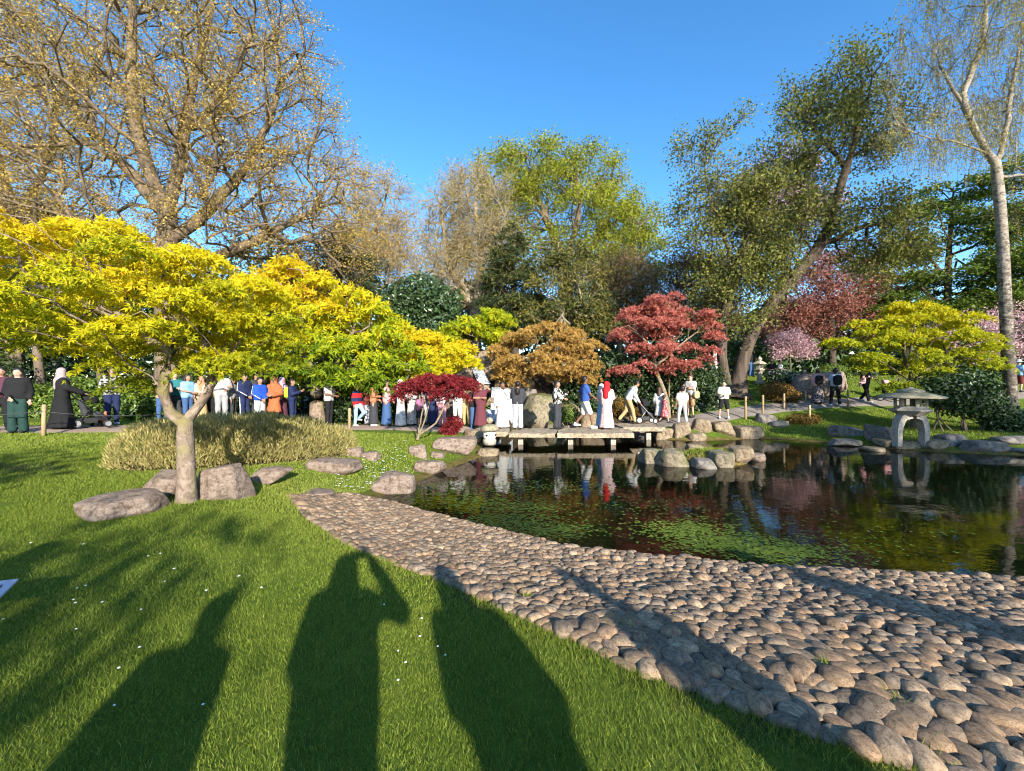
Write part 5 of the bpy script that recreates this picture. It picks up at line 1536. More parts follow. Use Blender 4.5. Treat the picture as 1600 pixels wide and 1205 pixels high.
# ------------------------------------------------------------------ people
def surfnet(fn, lo, hi, res):
    lo = np.array(lo, float); n = np.ceil((np.array(hi) - lo) / res).astype(int) + 1
    ax = [lo[i] + res * np.arange(n[i]) for i in range(3)]
    X, Y, Z = np.meshgrid(*ax, indexing='ij')
    S = fn(X, Y, Z); neg = S < 0
    c = neg[:-1, :-1, :-1].astype(np.int8).copy()
    for i in (0, 1):
        for j in (0, 1):
            for k in (0, 1):
                if i + j + k: c += neg[i:n[0] - 1 + i, j:n[1] - 1 + j, k:n[2] - 1 + k]
    act = (c > 0) & (c < 8)
    I = np.argwhere(act)
    vid = np.full(act.shape, -1); vid[act] = np.arange(len(I))
    acc = np.zeros((len(I), 3)); cnt = np.zeros(len(I))
    cor = np.array([(i, j, k) for i in (0, 1) for j in (0, 1) for k in (0, 1)])
    for a in range(8):
        for axs in range(3):
            if cor[a][axs]: continue
            o1 = cor[a]; o2 = o1.copy(); o2[axs] = 1
            s1 = S[I[:, 0] + o1[0], I[:, 1] + o1[1], I[:, 2] + o1[2]]; s2 = S[I[:, 0] + o2[0], I[:, 1] + o2[1], I[:, 2] + o2[2]]
            x = (s1 < 0) != (s2 < 0)
            t = np.where(x, s1 / np.where(s1 == s2, 1, s1 - s2), 0)
            p = I + o1 + t[:, None] * (o2 - o1)
            acc += np.where(x[:, None], p, 0); cnt += x
    V = lo + res * acc / cnt[:, None]
    F = []
    for axs in range(3):
        b, d = (axs + 1) % 3, (axs + 2) % 3
        sl1 = [slice(1, -1)] * 3; sl2 = [slice(1, -1)] * 3
        sl1[axs] = slice(0, -1); sl2[axs] = slice(1, None)
        e = neg[tuple(sl1)] != neg[tuple(sl2)]
        E = np.argwhere(e)
        if not len(E): continue
        off = np.array([1, 1, 1]); off[axs] = 0
        E = E + off
        ins = neg[E[:, 0], E[:, 1], E[:, 2]]
        def cell(db, dd):
            q = E.copy(); q[:, b] += db; q[:, d] += dd
            return vid[q[:, 0], q[:, 1], q[:, 2]]
        Q = np.stack([cell(-1, -1), cell(0, -1), cell(0, 0), cell(-1, 0)], -1)
        Q[~ins] = Q[~ins][:, ::-1]
        F.append(Q)
    F = np.concatenate(F)
    return V, F[(F >= 0).all(1)]


def sdf_cap(X, Y, Z, a, ra, b, rb_):
    a = np.asarray(a, float); d = np.asarray(b, float) - a; l2 = (d * d).sum() + 1e-9
    t = np.clip(((X - a[0]) * d[0] + (Y - a[1]) * d[1] + (Z - a[2]) * d[2]) / l2, 0, 1)
    return np.sqrt((X - a[0] - t * d[0]) ** 2 + (Y - a[1] - t * d[1]) ** 2 + (Z - a[2] - t * d[2]) ** 2) - (ra + t * (rb_ - ra))


def smin(a, b, k):
    h = np.clip(.5 + .5 * (b - a) / k, 0, 1)
    return b + (a - b) * h - k * h * (1 - h)


def caps_fn(caps, k=.035, zmin=None, cut=None, skirts=(), fold=0.0):
    def fn(X, Y, Z):
        s = None
        for a, ra, b, rb_ in caps:
            d = sdf_cap(X, Y, Z, a, ra, b, rb_); s = d if s is None else smin(s, d, k)
        for (cx, cy, z0, r0, z1, r1, sy, npl) in skirts:      # z0 hem, z1 waist
            t = np.clip((Z - z0) / (z1 - z0), 0, 1)
            th = np.arctan2((Y - cy) / sy, X - cx)
            r = (r0 + (r1 - r0) * t ** .8) * (1 + .05 * np.sin(npl * th + 1) * (1 - t))
            d = np.maximum((np.hypot(X - cx, (Y - cy) / sy) - r) * .8, np.maximum(z0 - Z, Z - z1 - .02))
            s = d if s is None else smin(s, d, k)
        if fold: s = s + fold * np.sin(26 * Z + 9 * X) * np.sin(17 * X + 23 * Y + 8 * Z)
        if zmin is not None: s = np.maximum(s, zmin - Z)
        for (c, r) in cut or ():
            s = np.maximum(s, r - np.sqrt((X - c[0]) ** 2 + (Y - c[1]) ** 2 + (Z - c[2]) ** 2))
        return s
    return fn


def sdf_part(name, fn, pts, pad, res, mat, parent, S):
    pts = np.asarray(pts)
    V, F = surfnet(fn, pts.min(0) - pad, pts.max(0) + pad, res)
    return mobj(name, V * S, F, mat, parent)


ARM = {  # elbow, wrist; x is outward
    'down': ((.25, .02, 1.14), (.265, -.06, .90)), 'cross': ((.27, -.06, 1.16), (-.06, -.24, 1.17)), 'front': ((.25, -.05, 1.15), (.07, -.29, 1.10)),
    'low': ((.24, -.02, 1.14), (.06, -.22, .96)), 'push': ((.25, -.10, 1.18), (.21, -.40, 1.04)), 'up': ((.36, -.22, 1.40), (.14, -.24, 1.60)), 'chin': ((.22, -.17, 1.17), (.06, -.19, 1.43)),
    'fwd': ((.25, -.12, 1.17), (.24, -.30, 1.02)), 'back': ((.26, .15, 1.17), (.28, .16, .92)), 'phone': ((.26, -.10, 1.16), (.10, -.33, 1.28)), 'raise': ((.34, -.10, 1.50), (.12, -.16, 1.66)),
    'hold': ((.25, -.10, 1.15), (-.08, -.28, 1.20)), 'photo': ((.36, -.15, 1.30), (.09, -.33, 1.60))}
LEG = {'stand': (((.10, -.02, .49), (.11, .02, .085)), ((.10, -.02, .49), (.11, .02, .085))),
       'walk': (((.09, -.16, .51), (.09, -.24, .09)), ((.10, .04, .49), (.10, .30, .16))),
       'bent': (((.10, -.02, .49), (.10, .02, .085)), ((.12, -.26, .56), (.12, .02, .30))),
       'wide': (((.15, -.02, .49), (.19, .02, .085)), ((.15, -.02, .49), (.19, .02, .085))),
       'sit': (((.11, -.40, .42), (.11, -.42, .07)), ((.11, -.40, .42), (.11, -.42, .07)))}


def person(label, x, y, z, H, yaw, top, bottom, hair, arms=('down', 'down'), legs='stand', skin=1, lean=0.0, shoes=(.03, .03, .03), res=.046, group=None, child=False, fat=1.0, hold=None):
    """top: (kind, material) kind tee|long|sleeveless; bottom: (kind, material) trousers|shorts|skirt|dress; hair: (kind, material)"""
    root = thing('person', label, 'person', (x, y, z), group, R(yaw))
    S = H / 1.75
    sit = legs == 'sit'
    dz = -.48 if sit else 0.0
    hs = 1.22 if child else 1.0
    cl, sl = math.cos(lean), math.sin(lean)

    def up(p, head=False):
        p = np.array(p, float)
        if head and hs != 1: p = np.array([0, 0, 1.52]) + (p - np.array([0, 0, 1.52])) * hs
        q = p - (0, 0, .95)
        return np.array([q[0], q[1] * cl - q[2] * sl, q[1] * sl + q[2] * cl + .95 + dz])

    hip = np.array([0, 0, .93 + dz])
    tor = [(up((-.085, 0, .98)), .115 * fat, up((-.105, -.01, 1.33)), .115 * fat), (up((.085, 0, .98)), .115 * fat, up((.105, -.01, 1.33)), .115 * fat), (up((-.15, 0, 1.41)), .062, up((.15, 0, 1.41)), .062),
           (up((0, -.02, 1.1)), .12 * fat, up((0, 0, 1.36)), .11)]
    neck = [(up((0, .01, 1.42)), .056, up((0, -.005, 1.56)), .052)]
    head = [(up((0, -.012, 1.60), 1), .083 * hs, up((0, .008, 1.655), 1), .095 * hs), (up((0, -.05, 1.555), 1), .045 * hs, up((0, -.03, 1.60), 1), .07 * hs),
            (up((0, -.100, 1.595), 1), .018 * hs, up((0, -.088, 1.635), 1), .012 * hs), (up((-.088, .0, 1.605), 1), .02, up((-.088, .005, 1.63), 1), .022), (up((.088, .0, 1.605), 1), .02, up((.088, .005, 1.63), 1), .022)]
    A = []
    for s, nm in ((-1, arms[0]), (1, arms[1])):
        e, w = ARM[nm]
        sh, el, wr = up((s * .185, 0, 1.405)), up((s * e[0], e[1], e[2])), up((s * w[0], w[1], w[2]))
        hd = wr + (wr - el) / np.linalg.norm(wr - el) * .085
        A.append((sh, el, wr, hd))
    Lg = []
    for s, (kn, an) in ((-1, LEG[legs][0]), (1, LEG[legs][1])):
        Lg.append((hip + (s * .09, 0, 0), np.array([s * kn[0], kn[1], kn[2]]), np.array([s * an[0], an[1], an[2]])))
    skinm = M['skin%d' % skin]
    # body: one continuous surface
    caps = list(tor) + neck + head
    for sh, el, wr, hd in A:
        caps += [(sh, .056, el, .041), (el, .040, wr, .029), (wr, .030, hd, .036)]
    for h, k, a in Lg:
        toe = a + (0, -.13, -.05)
        caps += [(h, .085, k, .056), (k, .055, a, .038), (a + (0, .03, -.045), .035, toe, .03)]
    pts = np.array([c[0] for c in caps] + [c[2] for c in caps])
    V, F = surfnet(caps_fn(caps, .03), pts.min(0) - .15, pts.max(0) + .15, res * .86)
    m = MB(); m.add(V * S, F)
    for (sh, el, wr, hd), s in zip(A, (-1, 1)):     # fingers rooted in the palm, slightly curled
        d = (hd - wr) / np.linalg.norm(hd - wr); sd = np.cross(d, (0, -1, .2)); sd /= np.linalg.norm(sd) + 1e-9; nr = np.cross(d, sd)
        for q, ln_ in enumerate((.062, .072, .068, .052)):
            b0 = hd + sd * (.024 - .016 * q)
            m.tube(np.array([b0, b0 + d * ln_ * .6 + nr * .006, b0 + d * ln_ + nr * .028]) * S, [.010 * S, .009 * S, .007 * S], 5)
        b0 = wr + d * .03 + sd * .026
        m.tube(np.array([b0, b0 + d * .035 + sd * .028, b0 + d * .07 + sd * .022 + nr * .012]) * S, [.011 * S, .010 * S, .008 * S], 5)
    m.build('body', skinm, root, True)
    for s in (-1, 1):
        c = up((s * .036, -.092, 1.628), 1)
        e = MB(); V0, F0 = ICO[1]; e.add((V0 * (.010, .006, .007) + c) * S, F0); e.build('eye', M['eye'], root, True)
    c = up((0, -.092, 1.555), 1); e = MB(); V0, F0 = ICO[1]; e.add((V0 * (.024, .010, .007) + c) * S, F0); e.build('mouth', M['lips'], root, True)
    # clothing
    kind, tm = top
    dress = bottom[0] == 'dress'
    tc = [(a, r1 + .018, b, r2 + .018) for a, r1, b, r2 in tor]
    for sh, el, wr, hd in A:
        if kind == 'tee': tc.append((sh, .078, sh + (el - sh) * .72, .072))
        elif kind == 'long': tc += [(sh, .076, el, .066), (el, .066, el + (wr - el) * .93, .050)]
        elif kind == 'wide': tc += [(sh, .08, el, .085), (el, .085, el + (wr - el) * .95, .085)]
    skirts = []; zmin = .86 + dz
    if dress:
        skirts = [(0, sl * .0, bottom[2] if len(bottom) > 2 else .10, bottom[3] if len(bottom) > 3 else .27, 1.12, .155 * fat, .82, 9)]
        zmin = None
    P_ = np.array([c[0] for c in tc] + [c[2] for c in tc] + ([[-.3, -.25, .1], [.3, .25, 1.1]] if dress else []))
    sdf_part('dress' if dress else 'top', caps_fn(tc, .03, None if dress or lean or sit else zmin, None, skirts, .006), P_, .16, res * .92, tm, root, S)
    bk = bottom[0]
    if bk in ('trousers', 'shorts', 'wide'):
        bc = [(hip + (-.07, 0, .06), .118 * fat, hip + (.07, 0, .06), .118 * fat)]
        for h, k, a in Lg:
            if bk == 'shorts': bc.append((h, .112, h + (k - h) * .93, .098))
            elif bk == 'wide': bc += [(h, .112, k, .092), (k, .09, a, .098)]
            else: bc += [(h, .108, k, .078), (k, .077, a + (0, 0, .01), .066)]
        P_ = np.array([c[0] for c in bc] + [c[2] for c in bc])
        sdf_part('shorts' if bk == 'shorts' else 'trousers', caps_fn(bc, .03, None if bk == 'shorts' else .045, None, (), .005), P_, .15, res * .92, bottom[1], root, S)
    elif bk == 'skirt':
        sdf_part('skirt', caps_fn([], .03, None, None, [(0, 0, bottom[2], bottom[3], 1.06, .15 * fat, .85, 11)]), [[-.3, -.25, .1], [.3, .25, 1.06]], .1, res * .92, bottom[1], root, S)
    if shoes is not None:
        for h, k, a in Lg:
            f = a + (0, .03, -.04); toe = a + (0, -.15, -.052)
            sdf_part('shoe', caps_fn([(f, .047, toe, .04), (a + (0, .015, .0), .05, f, .05)], .02, a[2] - .087), [f, toe, a], .07, .03, fabric(shoes), root, S)
    # hair or head covering
    hk, hm = hair
    face = up((0, -.145, 1.59), 1)
    hc = [(up((0, .012, 1.625), 1), .095 * hs, up((0, .015, 1.665), 1), .104 * hs)]
    cut = [(face, .118 * hs)]
    if hk == 'long':
        hc += [(up((0, .05, 1.62), 1), .088, up((0, .085, 1.38)), .085), (up((-.07, .03, 1.6), 1), .05, up((-.09, .05, 1.4)), .05), (up((.07, .03, 1.6), 1), .05, up((.09, .05, 1.4)), .05)]
    elif hk == 'vlong':
        hc += [(up((0, .05, 1.62), 1), .09, up((0, .11, 1.15)), .10), (up((-.07, .03, 1.6), 1), .05, up((-.11, .05, 1.3)), .06), (up((.07, .03, 1.6), 1), .05, up((.11, .05, 1.3)), .06)]
    elif hk == 'bun':
        hc += [(up((0, .10, 1.70), 1), .05, up((0, .115, 1.70), 1), .052)]
    elif hk == 'pony':
        hc += [(up((0, .10, 1.68), 1), .045, up((0, .14, 1.50), 1), .035)]
    elif hk == 'hijab':
        hc = [(up((0, .008, 1.615), 1), .112 * hs, up((0, .012, 1.665), 1), .112 * hs), (up((0, .02, 1.58), 1), .11 * hs, up((0, .01, 1.42)), .13), (up((-.09, .01, 1.42)), .10, up((.09, .01, 1.42)), .10),
              (up((0, -.05, 1.38)), .11, up((0, -.07, 1.24)), .09), (up((0, .06, 1.4)), .12, up((0, .07, 1.20)), .11)]
        cut = [(up((0, -.155, 1.61), 1), .104 * hs)]
    elif hk == 'cap':
        hc = [(up((0, .0, 1.67), 1), .107 * hs, up((0, .01, 1.69), 1), .104 * hs), (up((0, -.10, 1.675), 1), .03, up((0, -.17, 1.665), 1), .03)]
        cut = [(up((0, -.15, 1.57), 1), .10 * hs)]
    elif hk == 'hood':
        hc += [(up((0, .12, 1.42)), .09, up((0, .10, 1.34)), .10)]
    if hk == 'sunhat':
        m = MB(); c = up((0, .01, 1.70), 1); m.lathe([(.24, -.05), (.11, -.01), (.11, .07), (.08, .10), (0, .105)], 20, c)
        m.V = [np.concatenate(m.V) * S]; m.build('hat', hm, root, True)
    P_ = np.array([c[0] for c in hc] + [c[2] for c in hc])
    sdf_part({'hijab': 'headscarf', 'cap': 'cap'}.get(hk, 'hair'), caps_fn(hc, .03, up((0, 0, 1.53), 1)[2] if hk in ('short', 'bun', 'sunhat') and not lean else None, cut), P_, .15, .03, hm, root, S)
    if hold == 'backpack':
        m = MB(); V0, F0 = ICO[3]; V = np.sign(V0) * np.abs(V0) ** .6 * (.17, .10, .23) + up((0, .20, 1.2)); m.add(V * S, F0); m.build('backpack', fabric((.02, .02, .024)), root, True)
    elif hold == 'neonpack':
        m = MB(); V0, F0 = ICO[3]; V = np.sign(V0) * np.abs(V0) ** .6 * (.15, .09, .2) + up((0, .19, 1.22)); m.add(V * S, F0); m.build('backpack', fabric((.5, .7, .04)), root, True)
    elif hold == 'bag':
        m = MB(); V0, F0 = ICO[3]; V = np.sign(V0) * np.abs(V0) ** .6 * (.06, .15, .15) + up((.27, .02, .92)); m.add(V * S, F0); bo = m.build('bag', fabric((.45, .33, .20)), root, True)
        m = MB(); m.tube(np.array([up((.27, .1, 1.05)), up((.2, .05, 1.45)), up((.25, -.1, 1.05))]) * S, .012 * S, 5); m.build('strap', fabric((.40, .28, .16)), root)
    elif hold == 'phone':
        m = MB(); hd = A[1][3]; m.box((hd + (0, -.05, .03)) * S, np.array((.075, .012, .15)) * S); m.build('phone', M['black'], root)
    elif hold == 'stripe':
        for s, (sh, el, wr, hd) in zip((-1, 1), A):
            m = MB(); o = np.array([s * .062, 0, .02]); m.tube(np.array([sh + o, el + o * 1.05, wr + o * .8]) * S, .018 * S, 5); m.build('sleeve_stripe', fabric((.8, .8, .82)), root, True)
        for s, (h, k, a) in zip((-1, 1), Lg):
            m = MB(); o = np.array([s * .075, 0, 0]); m.tube(np.array([h + o * 1.35, k + o, a + o * .85]) * S, .016 * S, 5); m.build('leg_stripe', fabric((.8, .8, .82)), root, True)
    return root


C_ = dict(black=(.016, .016, .018), navy=(.018, .026, .075), white=(.60, .59, .56), cream=(.72, .68, .52), grey=(.30, .30, .31), lgrey=(.42, .42, .43), char=(.045, .047, .055), denim=(.05, .10, .22), ldenim=(.28, .42, .58),
          red=(.55, .02, .025), rust=(.40, .12, .05), pink=(.62, .33, .34), maroon=(.13, .035, .03), khaki=(.42, .30, .15), blue=(.02, .07, .42), royal=(.04, .09, .32), tan=(.45, .23, .13), plum=(.10, .035, .06),
          green=(.02, .05, .045), mauve=(.34, .27, .27), sky=(.24, .45, .72), purple=(.30, .12, .22))


def fb(c, pat=None, c2='white', s=1.0):
    return fabric(C_[c], pat, C_[c2], s)


HB, HN = ('short', M['hair_black']), ('short', M['hair_brown'])


def surf(x, y):
    """what people stand on"""
    if -1.35 < x < 3.95 and 13.6 < y < 15.8: return DECK + .012
    if 3.9 <= x < 5.45 and 14.9 < y < 16.8: return DECK + .075
    d = min(d_line(PATHS[0], np.array([x]), np.array([y]))[0] / .95, d_line(PATHS[1], np.array([x]), np.array([y]))[0] / .85)
    return gz(x, y) + (.03 if d < 1 else .0)


def pp(label, u, v0, v1, H, yaw, *a, Y=None, z=None, **k):
    Y = Y or FPX * H / (v1 - v0)
    x = (u - CX) / FPX * Y
    return person(label, x, Y, surf(x, Y) if z is None else z, H, yaw, *a, **k)


# left, on the path
pp('person at the left edge in a plum top and dark trousers', 2, 590, 690, 1.62, 40, ('long', fb('plum')), ('trousers', fb('black')), HB, ('front', 'down'), 'stand', 2, Y=10.9)
pp('woman with long dark hair, black cardigan and dark green trousers', 28, 582, 688, 1.66, 25, ('long', fb('black')), ('wide', fb('green')), ('vlong', M['hair_black']), ('low', 'down'), 'stand', 1, Y=10.7)
pp('woman seen from behind in a long black coat and mauve headscarf', 97, 580, 676, 1.66, 140, ('wide', fb('black')), ('dress', None, .05, .38), ('hijab', fb('mauve')), ('push', 'push'), 'stand', 2, Y=11.6, fat=1.15)
pp('man with folded arms in a black and white check shirt', 175, 578, 668, 1.78, 60, ('long', fb('black', 'check', 'white', .9)), ('trousers', fb('navy')), HB, ('cross', 'cross'), 'stand', 2, Y=13.0, shoes=(.5, .5, .5))
Q = 14.3
pp('woman with brown hair in denim behind the maple trunk', 254, 592, 672, 1.62, 30, ('long', fb('mauve', 'floral', 'tan')), ('trousers', fb('denim')), ('long', M['hair_brown']), ('front', 'front'), 'stand', 1, Y=Q)
pp('person in a light blue tee with a flowered bag', 293, 590, 672, 1.66, 80, ('tee', fb('sky')), ('trousers', fb('denim')), ('long', M['hair_black']), ('front', 'low'), 'stand', 2, Y=Q, hold='bag')
pp('woman in a brown patterned headscarf behind the maple fork', 314, 597, 672, 1.58, 30, ('long', fb('tan', 'floral', 'cream')), ('skirt', fb('khaki'), .1, .26), ('hijab', fb('tan')), ('front', 'front'), 'stand', 2, Y=Q + .3)
pp('man in a pale grey shirt with black hair by the maple fork', 346, 577, 670, 1.80, 50, ('long', fb('lgrey')), ('trousers', fb('grey')), HB, ('hold', 'front'), 'stand', 2, Y=Q - .2)
pp('dark-haired person in grey top bending behind the pale grey shirt', 363, 591, 672, 1.55, 100, ('long', fb('grey')), ('trousers', fb('char')), ('long', M['hair_black']), ('down', 'fwd'), 'stand', 2, Y=Q + .3)
pp('person in a navy tracksuit with white stripes', 382, 583, 672, 1.72, 75, ('long', fb('navy')), ('trousers', fb('navy')), HB, ('low', 'low'), 'stand', 2, Y=Q - .1, hold='stripe')
pp('man in a slate tee shading his eyes with one hand', 400, 580, 672, 1.76, 80, ('tee', fb('char')), ('trousers', fb('char')), HB, ('down', 'raise'), 'stand', 2, Y=Q + .4)
pp('youth in a bright blue striped track jacket', 406, 591, 672, 1.60, 60, ('long', fb('blue')), ('trousers', fb('lgrey')), HB, ('low', 'low'), 'stand', 2, Y=Q - .3, hold='stripe')
pp('woman in a rust orange tunic facing the pond', 428, 591, 672, 1.62, 10, ('wide', fb('rust')), ('dress', None, .45, .27), ('hijab', fb('rust')), ('front', 'front'), 'stand', 2, Y=Q + .1)
pp('person in a navy jacket with a neon yellow backpack', 457, 597, 672, 1.60, 95, ('long', fb('navy')), ('trousers', fb('navy')), HB, ('phone', 'phone'), 'stand', 2, Y=Q + .3, hold='neonpack')
pp('person in a grey patterned top looking at a phone beside the lime maple trunk', 514, 601, 672, 1.68, 80, ('tee', fb('grey', 'floral', 'white')), ('trousers', fb('black')), HB, ('front', 'phone'), 'stand', 3, Y=15.0, hold='phone')
pp('boy in a red and navy striped top and pale jeans leaning back', 558, 614, 674, 1.48, 70, ('long', fb('red', 'stripe', 'navy', .35)), ('trousers', fb('ldenim')), HB, ('down', 'down'), 'bent', 2, Y=15.0, child=True, shoes=(.6, .6, .6))
pp('person in dark floral trousers behind the tan blouse', 573, 618, 672, 1.42, 90, ('long', fb('maroon')), ('trousers', fb('navy', 'floral', 'lgrey')), HB, ('low', 'low'), 'stand', 2, Y=15.4)
pp('woman in a tan flowered blouse and long dark skirt', 584, 606, 674, 1.64, 95, ('long', fb('tan', 'floral', 'rust')), ('skirt', fb('char'), .07, .22), ('bun', M['hair_black']), ('front', 'low'), 'stand', 2, Y=15.1, shoes=(.7, .7, .7))
pp('woman in a pink top and long blue denim skirt', 604, 608, 675, 1.64, 95, ('long', fb('pink')), ('skirt', fb('denim'), .07, .25), ('bun', M['hair_black']), ('low', 'low'), 'stand', 2, Y=15.0, hold='bag')
pp('woman in a white flowered gown and white headscarf', 626, 606, 676, 1.64, 100, ('wide', fb('white', 'floral', 'lgrey', .6)), ('dress', None, .05, .27), ('hijab', fb('white')), ('front', 'front'), 'stand', 2, Y=14.9)
pp('woman in a grey patterned gown beside the white one', 643, 614, 674, 1.58, 60, ('long', fb('grey', 'floral', 'white')), ('dress', None, .06, .25), ('hijab', fb('red')), ('front', 'low'), 'stand', 2, Y=15.3)
pp('girl in a purple-pink top and black skirt under the crimson maple', 656, 630, 674, 1.15, 60, ('tee', fb('purple')), ('skirt', fb('black'), .5, .24), ('long', M['hair_black']), ('low', 'down'), 'stand', 2, Y=14.8, child=True)
pp('man in a black dotted shirt under the crimson maple', 662, 614, 674, 1.70, 20, ('tee', fb('black', 'floral', 'lgrey')), ('trousers', fb('lgrey')), HB, ('low', 'low'), 'stand', 3, Y=15.6)
pp('woman in a navy dress under the crimson maple', 677, 618, 674, 1.58, 30, ('tee', fb('navy')), ('dress', None, .12, .26), ('long', M['hair_black']), ('hold', 'hold'), 'stand', 2, Y=15.2)
pp('person in a pink check shirt and pink trousers', 691, 616, 674, 1.58, -30, ('long', fb('purple', 'check', 'white', .8)), ('trousers', fb('pink', 'floral', 'purple')), HN, ('low', 'front'), 'stand', 2, Y=14.9)
pp('person all in white above the low crimson shrub', 715, 603, 664, 1.68, 10, ('long', fb('white')), ('trousers', fb('white')), HN, ('cross', 'cross'), 'stand', 2, Y=15.6)
pp('man in a teal jumper half hidden behind the oak trunk side', 273, 585, 672, 1.74, 40, ('long', fabric((.03, .16, .17))), ('trousers', fb('char')), HN, ('cross', 'cross'), 'stand', 1, Y=Q + .7)
pp('person in a mustard top between the brown headscarf and the pale grey shirt', 331, 589, 672, 1.66, -20, ('long', fabric((.42, .27, .05))), ('trousers', fb('black')), ('long', M['hair_black']), ('down', 'phone'), 'stand', 2, Y=Q + .8)
pp('woman in a lilac scarf behind the rust tunic', 441, 594, 672, 1.62, 70, ('long', fb('mauve')), ('skirt', fb('plum'), .1, .24), ('hijab', fabric((.40, .30, .48))), ('front', 'front'), 'stand', 2, Y=Q + .8)
pp('man in a sun hat and olive shirt beside the person all in white', 729, 602, 666, 1.70, -10, ('tee', fabric((.16, .16, .07))), ('trousers', fb('khaki')), ('sunhat', fb('cream')), ('front', 'down'), 'stand', 1, Y=15.9)
# on the bridge
pp('man in black close behind the maroon dress', 742, 603, 668, 1.72, 20, ('tee', fb('black')), ('trousers', fb('denim')), HB, ('hold', 'down'), 'stand', 2, Y=15.6)
pp('woman in a pleated maroon dress and sunglasses', 751, 607, 667, 1.62, 10, ('tee', fb('maroon', 'pleat', 'plum')), ('dress', None, .08, .28), ('long', M['hair_brown']), ('cross', 'raise'), 'stand', 2, Y=15.3)
pp('woman in a long white dress with hand at her chin', 785, 605, 671, 1.66, 20, ('wide', fb('white')), ('dress', None, .05, .29), ('bun', M['hair_black']), ('down', 'chin'), 'stand', 3, Y=15.05)
pp('person from behind in a charcoal hoodie and grey trousers', 809, 605, 672, 1.68, 170, ('long', fb('char')), ('wide', fb('lgrey')), ('hood', M['hair_black']), ('phone', 'phone'), 'stand', 2, Y=14.8)
pp('person with very long dark hair in a black and white top', 871, 601, 669, 1.70, 60, ('long', fb('black', 'floral', 'white', .35)), ('wide', fb('char')), ('vlong', M['hair_black']), ('front', 'phone'), 'stand', 2, Y=14.9)
pp('tall man in a blue tee and white shorts striding over the bridge', 914, 590, 668, 1.86, 90, ('tee', fb('royal')), ('shorts', fb('white')), HB, ('fwd', 'back'), 'walk', 3, Y=15.0, shoes=(.75, .75, .75))
pp('woman in a scarlet headscarf and pale flowered gown', 948, 600, 671, 1.66, 150, ('long', fb('white', 'floral', 'pink', 1.4)), ('dress', None, .05, .29), ('hijab', fb('red')), ('front', 'front'), 'stand', 2, Y=14.8)
pp('person in white and blue half hidden by the scarlet headscarf', 940, 607, 670, 1.58, 120, ('long', fb('white')), ('skirt', fb('sky'), .08, .26), ('hijab', fb('white')), ('down', 'front'), 'stand', 2, Y=15.3)
pp('stooping man in white shirt and khaki trousers pushing a pushchair', 981, 606, 664, 1.76, 90, ('long', fb('white')), ('trousers', fb('khaki')), HB, ('push', 'push'), 'walk', 2, lean=.55, Y=16.3)
# right bank
pp('girl with dark hair and white cardigan beside the pink dress', 1030, 609, 662, 1.36, 150, ('long', fb('white')), ('dress', None, .3, .26), ('long', M['hair_brown']), ('down', 'down'), 'stand', 1, Y=17.2, child=True)
pp('small girl in a pink dress walking past the rocks', 1038, 621, 662, 1.10, 100, ('tee', fb('red', 'floral', 'pink')), ('dress', None, .42, .32), ('short', M['hair_brown']), ('down', 'fwd'), 'walk', 1, Y=16.9, child=True)
pp('boy from behind in a cream tee and white trousers', 1066, 604, 663, 1.48, 175, ('tee', fb('cream')), ('trousers', fb('lgrey')), HB, ('down', 'down'), 'wide', 2, Y=16.7, child=True)
pp('man in a white shirt and grey waistcoat holding a baby', 1079, 583, 650, 1.82, -60, ('tee', fb('white')), ('shorts', fb('khaki', 'floral', 'maroon')), HN, ('hold', 'hold'), 'stand', 1, Y=17.9, hold='bag')
b_ = at(1067, 597, 17.75)
person('baby in pale grey carried by the man in the white shirt', b_[0], b_[1] - .1, surf(b_[0], b_[1]) + .93, .70, -90, ('long', fb('lgrey')), ('trousers', fb('lgrey')), HN, ('front', 'front'), 'sit', 1, child=True, shoes=None, res=.04)
pp('girl in a white tee and black shorts standing on a rock', 1131, 596, 652, 1.56, -20, ('tee', fb('white')), ('shorts', fb('black')), ('pony', M['hair_black']), ('front', 'front'), 'wide', 1, Y=17.7, z=.56, shoes=(.7, .7, .7))
pp('boy in dark navy perched on the big boulder', 1257, 574, 600, 1.2, -30, ('tee', fb('navy')), ('trousers', fb('navy')), HN, ('down', 'down'), 'sit', 1, Y=20.9, z=1.86, child=True)
pp('woman in a pale pink top with red bag and black flowered skirt', 1278, 573, 636, 1.62, 160, ('tee', fb('pink')), ('skirt', fb('black', 'floral', 'mauve'), .07, .27), HN, ('front', 'down'), 'stand', 1, Y=19.7, hold='backpack')
pp('man from behind in a pale blue tee with black backpack', 1305, 577, 638, 1.74, 170, ('tee', fabric((.36, .42, .55))), ('trousers', fb('black')), HB, ('down', 'down'), 'wide', 3, Y=19.4, hold='backpack', shoes=(.7, .7, .7))
pp('man in a black tee carrying a baby in pink on the path', 1352, 573, 634, 1.76, 10, ('tee', fb('black')), ('trousers', fb('black')), ('cap', M['black']), ('hold', 'hold'), 'walk', 1, Y=20.0, shoes=(.6, .6, .6))
b_ = at(1345, 597, 19.8)
person('baby in pink held by the man in the black tee', b_[0], b_[1] - .15, surf(b_[0], b_[1]) + .80, .72, -80, ('long', fb('pink')), ('trousers', fb('pink')), HN, ('front', 'front'), 'sit', 1, child=True, shoes=None, res=.04)
pp('distant man in black top and blue jeans beside the pedestal lantern', 1174, 556, 588, 1.72, 20, ('tee', fb('black')), ('trousers', fb('denim')), HB, ('down', 'front'), 'stand', 2, Y=25.5, res=.035)
pp('distant person in bright blue behind the camellia', 1106, 556, 590, 1.5, 60, ('tee', fb('blue')), ('trousers', fb('navy')), HB, ('front', 'front'), 'sit', 1, Y=24.0, res=.035, z=2.6)
